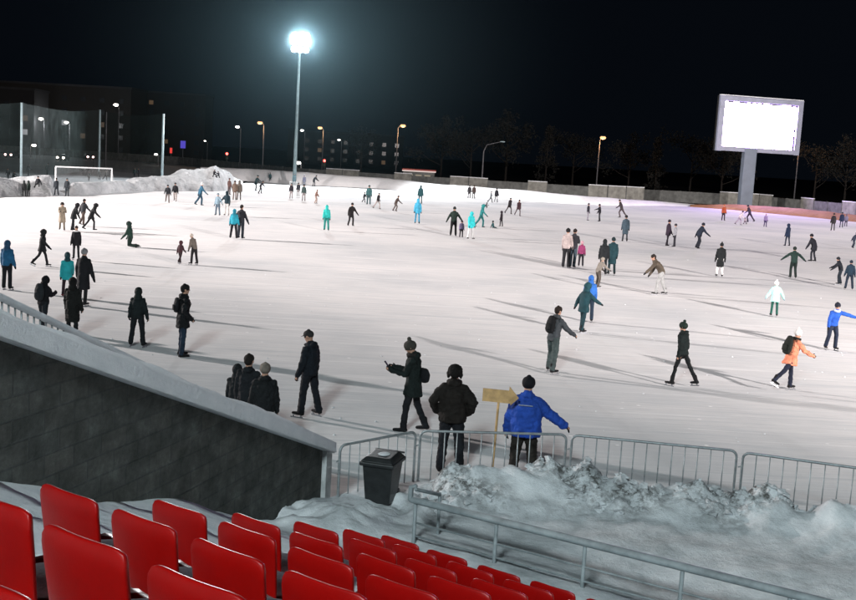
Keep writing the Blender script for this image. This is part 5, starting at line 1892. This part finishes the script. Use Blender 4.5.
def berm_h(x, y):
    de = dist_line(x, y)                     # + on the stand side of the barrier
    q = (x - O6.x) * ND.x + (y - O6.y) * ND.y
    n1 = mnoise.fractal(Vector((x * 0.55, y * 0.55, 1.0)), 1, 2, 4)
    n2 = mnoise.fractal(Vector((x * 1.9, y * 1.9, 7.0)), 1, 2, 5)
    # ground level snow, sloping up to the stand
    z = 0.34 + (ZF - 0.02 - 0.34) * (1 - smooth(0.7, 3.4, q)) + 0.06 * n1 + 0.02 * n2
    z += 0.12 * math.exp(-((q - RAIL_Q) / 0.7) ** 2)
    # berm
    wx = smooth(-0.35, 0.5, x)
    hump = 0.20 + 0.26 * smooth(0.1, 0.9, x) + 0.12 * math.sin(x * 1.1 + 0.6) * smooth(0.4, 1.5, x)
    hump += 0.10 * n1
    prof = math.exp(-((de - 0.85) / 0.75) ** 2) if de > 0.85 else math.exp(-((de - 0.85) / 0.42) ** 2)
    hb = hump * prof * wx
    lump = prof * wx * smooth(0.18, 0.6, 0.5 + 0.6 * mnoise.noise(Vector((x * 0.9 + 5, y * 0.9, 2.0))))
    z += hb
    # broken blocks
    vd, _ = mnoise.voronoi(Vector((x * 3.1, y * 3.1, 0.4)))
    vd2, _ = mnoise.voronoi(Vector((x * 7.0, y * 7.0, 1.4)))
    z += lump * (0.24 * (0.5 - vd[0]) * 1.5 + 0.10 * (0.5 - vd2[0])) + prof * 0.10 * n2 + prof * 0.10 * mnoise.noise(Vector((x * 3.3, y * 3.3, 4.0)))
    # heap beside the bin and the end pillar
    hx, hy = x + 0.95, y - 14.6
    heap = 0.20 * math.exp(-((hx + 0.15) / 0.5) ** 2 - ((hy + 0.3) / 0.6) ** 2)
    z += heap + heap * 0.25 * n2
    lump = max(lump, heap * 0.6)
    # smooth drifts with shallow ruts lower right
    rut = math.sin((x * 0.45 + y) * 2.1 + 0.5 * n1) * 0.05 * smooth(1.5, 3.0, x) * (1 - prof)
    z += rut
    z *= smooth(-0.75, 0.05, de) if de < 0.05 else 1.0
    if de < -0.4:
        z -= 0.06
    return z, min(1.0, lump * 1.3)


vs, fs, lv = [], [], []
s0_, s1_, q0_, q1_, rs_ = -5.0, 12.5, 0.80, 8.6, 0.055
ns, nq = int((s1_ - s0_) / rs_), int((q1_ - q0_) / rs_)
for b_ in range(nq + 1):
    for a_ in range(ns + 1):
        p = O6 + RD * (s0_ + a_ * rs_) + ND * (q0_ + b_ * rs_)
        z, l_ = berm_h(p.x, p.y)
        vs.append((p.x, p.y, z))
        lv.append(l_)
keep = []
for x, y, z in vs:
    # nothing beyond the stair wall
    sd = (x - W0.x) * WN.x + (y - W0.y) * WN.y
    keep.append(sd < 0.15 or ((x - W0.x) * WD.x + (y - W0.y) * WD.y) > 0.05)
for b_ in range(nq):
    for a_ in range(ns):
        k = b_ * (ns + 1) + a_
        quad = (k, k + 1, k + ns + 2, k + ns + 1)
        if all(keep[i] for i in quad):
            fs.append(quad)
rc = random.Random(5)
nb = len(vs)
made = 0
clod = MB()
while made < 600:
    k = rc.randrange(nb)
    if lv[k] < 0.25 + 0.5 * rc.random():
        continue
    x, y, z = vs[k]
    if not keep[k]:
        continue
    made += 1
    r_ = 0.02 + 0.075 * rc.random() ** 3
    B_ = [Vector((rc.gauss(0, 1), rc.gauss(0, 1), rc.gauss(0, 1))).normalized() for _ in range(2)]
    b1 = (B_[1] - B_[0] * B_[1].dot(B_[0])).normalized()
    o0_ = len(clod.v)
    bmc = bmesh.new()
    for q in range(13):
        d_ = Vector((rc.gauss(0, 1), rc.gauss(0, 1), rc.gauss(0, 0.8))).normalized()
        p = d_ * r_ * rc.uniform(0.7, 1.15)
        bmc.verts.new((x + p.x * rc.uniform(0.8, 1.2), y + p.y, z + r_ * 0.1 + p.z * 0.75))
    res = bmesh.ops.convex_hull(bmc, input=bmc.verts)
    loose = [g for g in res['geom_interior'] if isinstance(g, bmesh.types.BMVert)]
    bmesh.ops.delete(bmc, geom=loose, context='VERTS')
    bmc.verts.index_update()
    clod.add([v.co[:] for v in bmc.verts], [[v.index for v in f.verts] for f in bmc.faces])
    bmc.free()
vs = vs + clod.v
fs = fs + [tuple(i + nb for i in q) for q in clod.f]
lv = lv + [0.35] * len(clod.v)
me = bpy.data.meshes.new('ploughed_snow')
me.from_pydata(vs, [], fs)
at_ = me.attributes.new('lump', 'FLOAT', 'POINT')
at_.data.foreach_set('value', lv)
me.polygons.foreach_set('use_smooth', [k < len(fs) - len(clod.f) for k in range(len(fs))])
me.materials.append(M_BERM)
o = bpy.data.objects.new('ploughed_snow', me)
COL.objects.link(o)
tag(o, kind='structure')


# ------------------------------------------------------------------ crowd barriers
def barrier(a_, b_, label, bars=11, z=0.02):
    d_ = (b_ - a_)
    L_ = d_.length
    ang_ = math.atan2(d_.y, d_.x)
    o_ = thing('crowd_barrier', label, 'crowd barrier', (a_.x, a_.y, z), ang_, 'steel crowd barriers along the ice')
    h, r_ = 1.10, 0.10
    pts_ = [V(0.02, 0, 0.10), V(0.02, 0, h - r_)]
    for k in range(1, 5):
        t_ = PI / 2 * k / 4
        pts_.append(V(0.02 + r_ - r_ * math.cos(t_), 0, h - r_ + r_ * math.sin(t_)))
    for k in range(0, 5):
        t_ = PI / 2 * k / 4
        pts_.append(V(L_ - 0.02 - r_ + r_ * math.sin(t_), 0, h - r_ + r_ * math.cos(t_)))
    pts_.append(V(L_ - 0.02, 0, 0.10))
    m_ = MB()
    m_.tube(pts_, [0.021] * len(pts_), 10)
    m_.tube([V(0.02, 0, 0.16), V(L_ - 0.02, 0, 0.16)], [0.018] * 2, 8)
    m_.build('frame', M_STEEL, o_, True)
    for k in range(bars):
        x = 0.02 + (L_ - 0.04) * (k + 1) / (bars + 1)
        m_ = MB()
        m_.tube([V(x, 0, 0.16), V(x, 0, h - 0.01)], [0.0095] * 2, 8, cap=False)
        m_.build('upright_bar', M_STEEL, o_, True)
    for x in (0.25, L_ - 0.25):
        m_ = MB()
        m_.tube([V(x, -0.30, 0.0), V(x, -0.26, 0.05), V(x, 0, 0.13), V(x, 0.26, 0.05), V(x, 0.30, 0.0)], [0.018] * 5, 8)
        m_.build('foot', M_STEEL, o_, True)
    m_ = MB()
    m_.tube([V(-0.035, 0, 0.86), V(0.02, 0, 0.88)], [0.012] * 2, 6)
    m_.build('hook', M_STEEL, o_, True)
    return o_


barrier(V(-1.18, 15.72, 0), V(-0.06, 16.82, 0), 'crowd barrier between the wall end pillar and the next panel, behind the bin', 7)
barrier(V(-0.02, 16.86, 0), V(2.35, 17.15, 0), 'crowd barrier in front of the fur-hatted man and the blue jacket', 11)
barrier(V(2.40, 17.15, 0), V(4.96, 16.72, 0), 'crowd barrier right of the blue jacket, half buried in snow', 12)
barrier(V(5.0, 16.66, 0), V(7.5, 15.78, 0), 'last crowd barrier, running out of the picture', 12)

# ------------------------------------------------------------------ front handrail
a_ = O6 + ND * RAIL_Q + RD * (-2.38)
hr2 = thing('metal_handrail', 'grey metal handrail with two lower bars in front of the front row', 'handrail', (a_.x, a_.y, -0.04), -PA + 0.07)
M_RAIL = surf('rail_paint', (0.22, 0.25, 0.26), rough=0.6, var=0.3, scale=5, bump=0.1)
LN = 8.5
m = MB()
m.tube([V(-0.02, 0, 1.055), V(LN, 0, 1.055)], [(0.060, 0.046, (0, 1, 0))] * 2, 10)
m.build('top_rail', M_RAIL, hr2, True)
for z in (0.76, 0.585):
    m = MB()
    m.tube([V(0.05, 0, z), V(LN, 0, z)], [0.014] * 2, 8, cap=False)
    m.build('lower_bar', M_RAIL, hr2, True)
for k in range(7):
    m = MB()
    m.tube([V(0.03 + k * 1.18, 0, 0.0), V(0.03 + k * 1.18, 0, 1.04)], [0.026] * 2, 8, cap=False)
    m.build('post', M_RAIL, hr2, True)
# return piece at its end
m = MB()
m.tube([V(-0.04, -0.02, 1.055), V(-0.05, 0.0, 1.22), V(0.0, 0.02, 1.23)], [0.036] * 3, 8)
m.tube([V(0.02, 0.0, 1.20), V(0.02, 0.62, 0.98)], [0.024] * 2, 8)
m.tube([V(0.02, 0.62, 1.0), V(0.02, 0.62, 0.1)], [0.022] * 2, 8)
m.build('end_return', M_RAIL, hr2, True)

# ------------------------------------------------------------------ wheelie bin
bp_ = V(-0.52, 15.55, 0.38)
bn = thing('wheelie_bin', 'black plastic wheelie bin standing in snow before the first barrier', 'bin', tuple(bp_), rad(-16))
bn.scale = (0.84, 0.84, 0.84)
m = MB()
m.add([(-0.22, -0.24, 0), (0.22, -0.24, 0), (0.22, 0.22, 0), (-0.22, 0.22, 0), (-0.27, -0.32, 0.70), (0.27, -0.32, 0.70), (0.27, 0.32, 0.70), (-0.27, 0.32, 0.70)],
      [(0, 3, 2, 1), (4, 5, 6, 7), (0, 1, 5, 4), (1, 2, 6, 5), (2, 3, 7, 6), (3, 0, 4, 7)])
m.build('bin_body', M_BLACKPL, bn, bevel=0.03)
m = MB()
m.box((0, -0.01, 0.715), (0.62, 0.72, 0.07))
m.build('rim', M_BLACKPL, bn, bevel=0.02)
m = MB()
m.add([(-0.30, -0.36, 0.755), (0.30, -0.36, 0.755), (0.30, 0.33, 0.755), (-0.30, 0.33, 0.755), (-0.22, -0.27, 0.83), (0.22, -0.27, 0.83), (0.22, 0.24, 0.85), (-0.22, 0.24, 0.85)],
      [(0, 3, 2, 1), (4, 5, 6, 7), (0, 1, 5, 4), (1, 2, 6, 5), (2, 3, 7, 6), (3, 0, 4, 7)])
lid = m.build('lid', M_BLACKPL, bn, bevel=0.02)
m = MB()
m.ell((0.02, -0.01, 0.838), (0.11, 0.13, 0.016), None, 14, 6)
m.build('snow_patch', M_SNOW, lid, True)
m = MB()
m.tube([(-0.26, 0.37, 0.80), (0.26, 0.37, 0.80)], [0.018] * 2, 8)
m.build('handle', M_BLACKPL, bn, True)
for sx_ in (-0.2, 0.2):
    m = MB()
    m.tube([(sx_ - 0.03, 0.26, 0.08), (sx_ + 0.03, 0.26, 0.08)], [0.1] * 2, 14, cap=False)
    m.build('wheel', M_BLACKPL, bn, True)

# ------------------------------------------------------------------ wooden arrow sign
gp = ground(487.5, 476)
sg = thing('arrow_sign', 'plain wooden arrow board on a thin post pointing right, between the two men', 'sign', (gp[0], 17.55, 0.0), rad(-4))
m = MB()
m.tube([(0, 0.03, -0.1), (0.05, 0.03, 1.62)], [0.022, 0.02], 8)
m.build('post', M_WOOD, sg, True)
m = MB()
zc, hh = 1.60, 0.105
pr = [(-0.24, -hh), (0.22, -hh), (0.22, -hh - 0.03), (0.35, 0.0), (0.19, hh + 0.07), (0.185, hh), (-0.24, hh)]
vs = [(x + 0.02, -0.012, z + zc - x * 0.03) for x, z in pr] + [(x + 0.02, 0.012, z + zc - x * 0.03) for x, z in pr]
n_ = len(pr)
fs = [tuple(range(n_)), tuple(range(2 * n_ - 1, n_ - 1, -1))] + [(k, n_ + k, n_ + (k + 1) % n_, (k + 1) % n_) for k in range(n_)]
m.add(vs, fs)
m.build('arrow_board', M_WOOD, sg)

# ------------------------------------------------------------------ snow crumbs on the ice: nobody could count them
m = MB()
rs = random.Random(12)
for k in range(260):
    x, y = rs.uniform(0, 856), 215 + 230 * rs.random() ** 1.3
    p = ground(x, y)
    r_ = rs.uniform(0.010, 0.03)
    m.ell((p[0], p[1], r_ * 0.25), (r_, r_ * rs.uniform(0.7, 1.4), r_ * 0.6), None, 5, 4)
tag(m.build('snow_crumbs', M_SNOW, None, True), 'small crumbs of snow scattered over the ice', 'snow', kind='stuff')

# ------------------------------------------------------------------ world and a faint moon
w = bpy.data.worlds.new('World')
scn.world = w
w.use_nodes = True
t = w.node_tree
bg = t.nodes['Background']
sky = t.nodes.new('ShaderNodeTexSky')
sky.sky_type = 'NISHITA'
sky.sun_disc = False
sky.sun_elevation = rad(-10)
sky.sun_rotation = rad(200)
bg.inputs['Strength'].default_value = 0.08
t.links.new(sky.outputs[0], bg.inputs['Color'])
bg2 = t.nodes.new('ShaderNodeBackground')
bg2.inputs['Color'].default_value = (0.0017, 0.0026, 0.0042, 1)
bg2.inputs['Strength'].default_value = 1.0
ad = t.nodes.new('ShaderNodeAddShader')
t.links.new(bg.outputs[0], ad.inputs[0])
t.links.new(bg2.outputs[0], ad.inputs[1])
t.links.new(ad.outputs[0], t.nodes['World Output'].inputs['Surface'])
sl = bpy.data.lights.new('moon', 'SUN')
sl.energy = 0.012
sl.angle = rad(0.5)
sl.color = (0.8, 0.9, 1.0)
so = bpy.data.objects.new('moon', sl)
COL.objects.link(so)
so.rotation_euler = (rad(50), 0, rad(20))

# ------------------------------------------------------------------ freeze the remeshed clothing and bodies
tex = {}
for o_, vx, st, dp, ds in PENDING:
    r_ = o_.modifiers.new('r', 'REMESH')
    r_.mode = 'VOXEL'
    r_.voxel_size = max(0.004, vx)
    r_.use_smooth_shade = True
    if st:
        s_ = o_.modifiers.new('s', 'SMOOTH')
        s_.factor = 0.5
        s_.iterations = st
    if dp:
        if ds not in tex:
            tx = bpy.data.textures.new('folds', 'CLOUDS')
            tx.noise_scale = ds
            tx.noise_depth = 2
            tex[ds] = tx
        d_ = o_.modifiers.new('d', 'DISPLACE')
        d_.texture = tex[ds]
        d_.texture_coords = 'LOCAL'
        d_.strength = dp
        d_.mid_level = 0.5
dg = bpy.context.evaluated_depsgraph_get()
new = []
for o_, *_ in PENDING:
    new.append((o_, bpy.data.meshes.new_from_object(o_.evaluated_get(dg))))
for o_, me in new:
    o_.modifiers.clear()
    o_.data = me
    me.polygons.foreach_set('use_smooth', [True] * len(me.polygons))

# ------------------------------------------------------------------ output
scn.view_settings.view_transform = 'Standard'
scn.view_settings.look = 'None'
scn.view_settings.exposure = 0
scn.render.engine = 'CYCLES'
scn.cycles.use_denoising = True
scn.cycles.max_bounces = 6
scn.cycles.transparent_max_bounces = 12
scn.cycles.volume_bounces = 0
scn.cycles.sample_clamp_indirect = 4.0
scn.cycles.caustics_reflective = False
scn.cycles.caustics_refractive = False
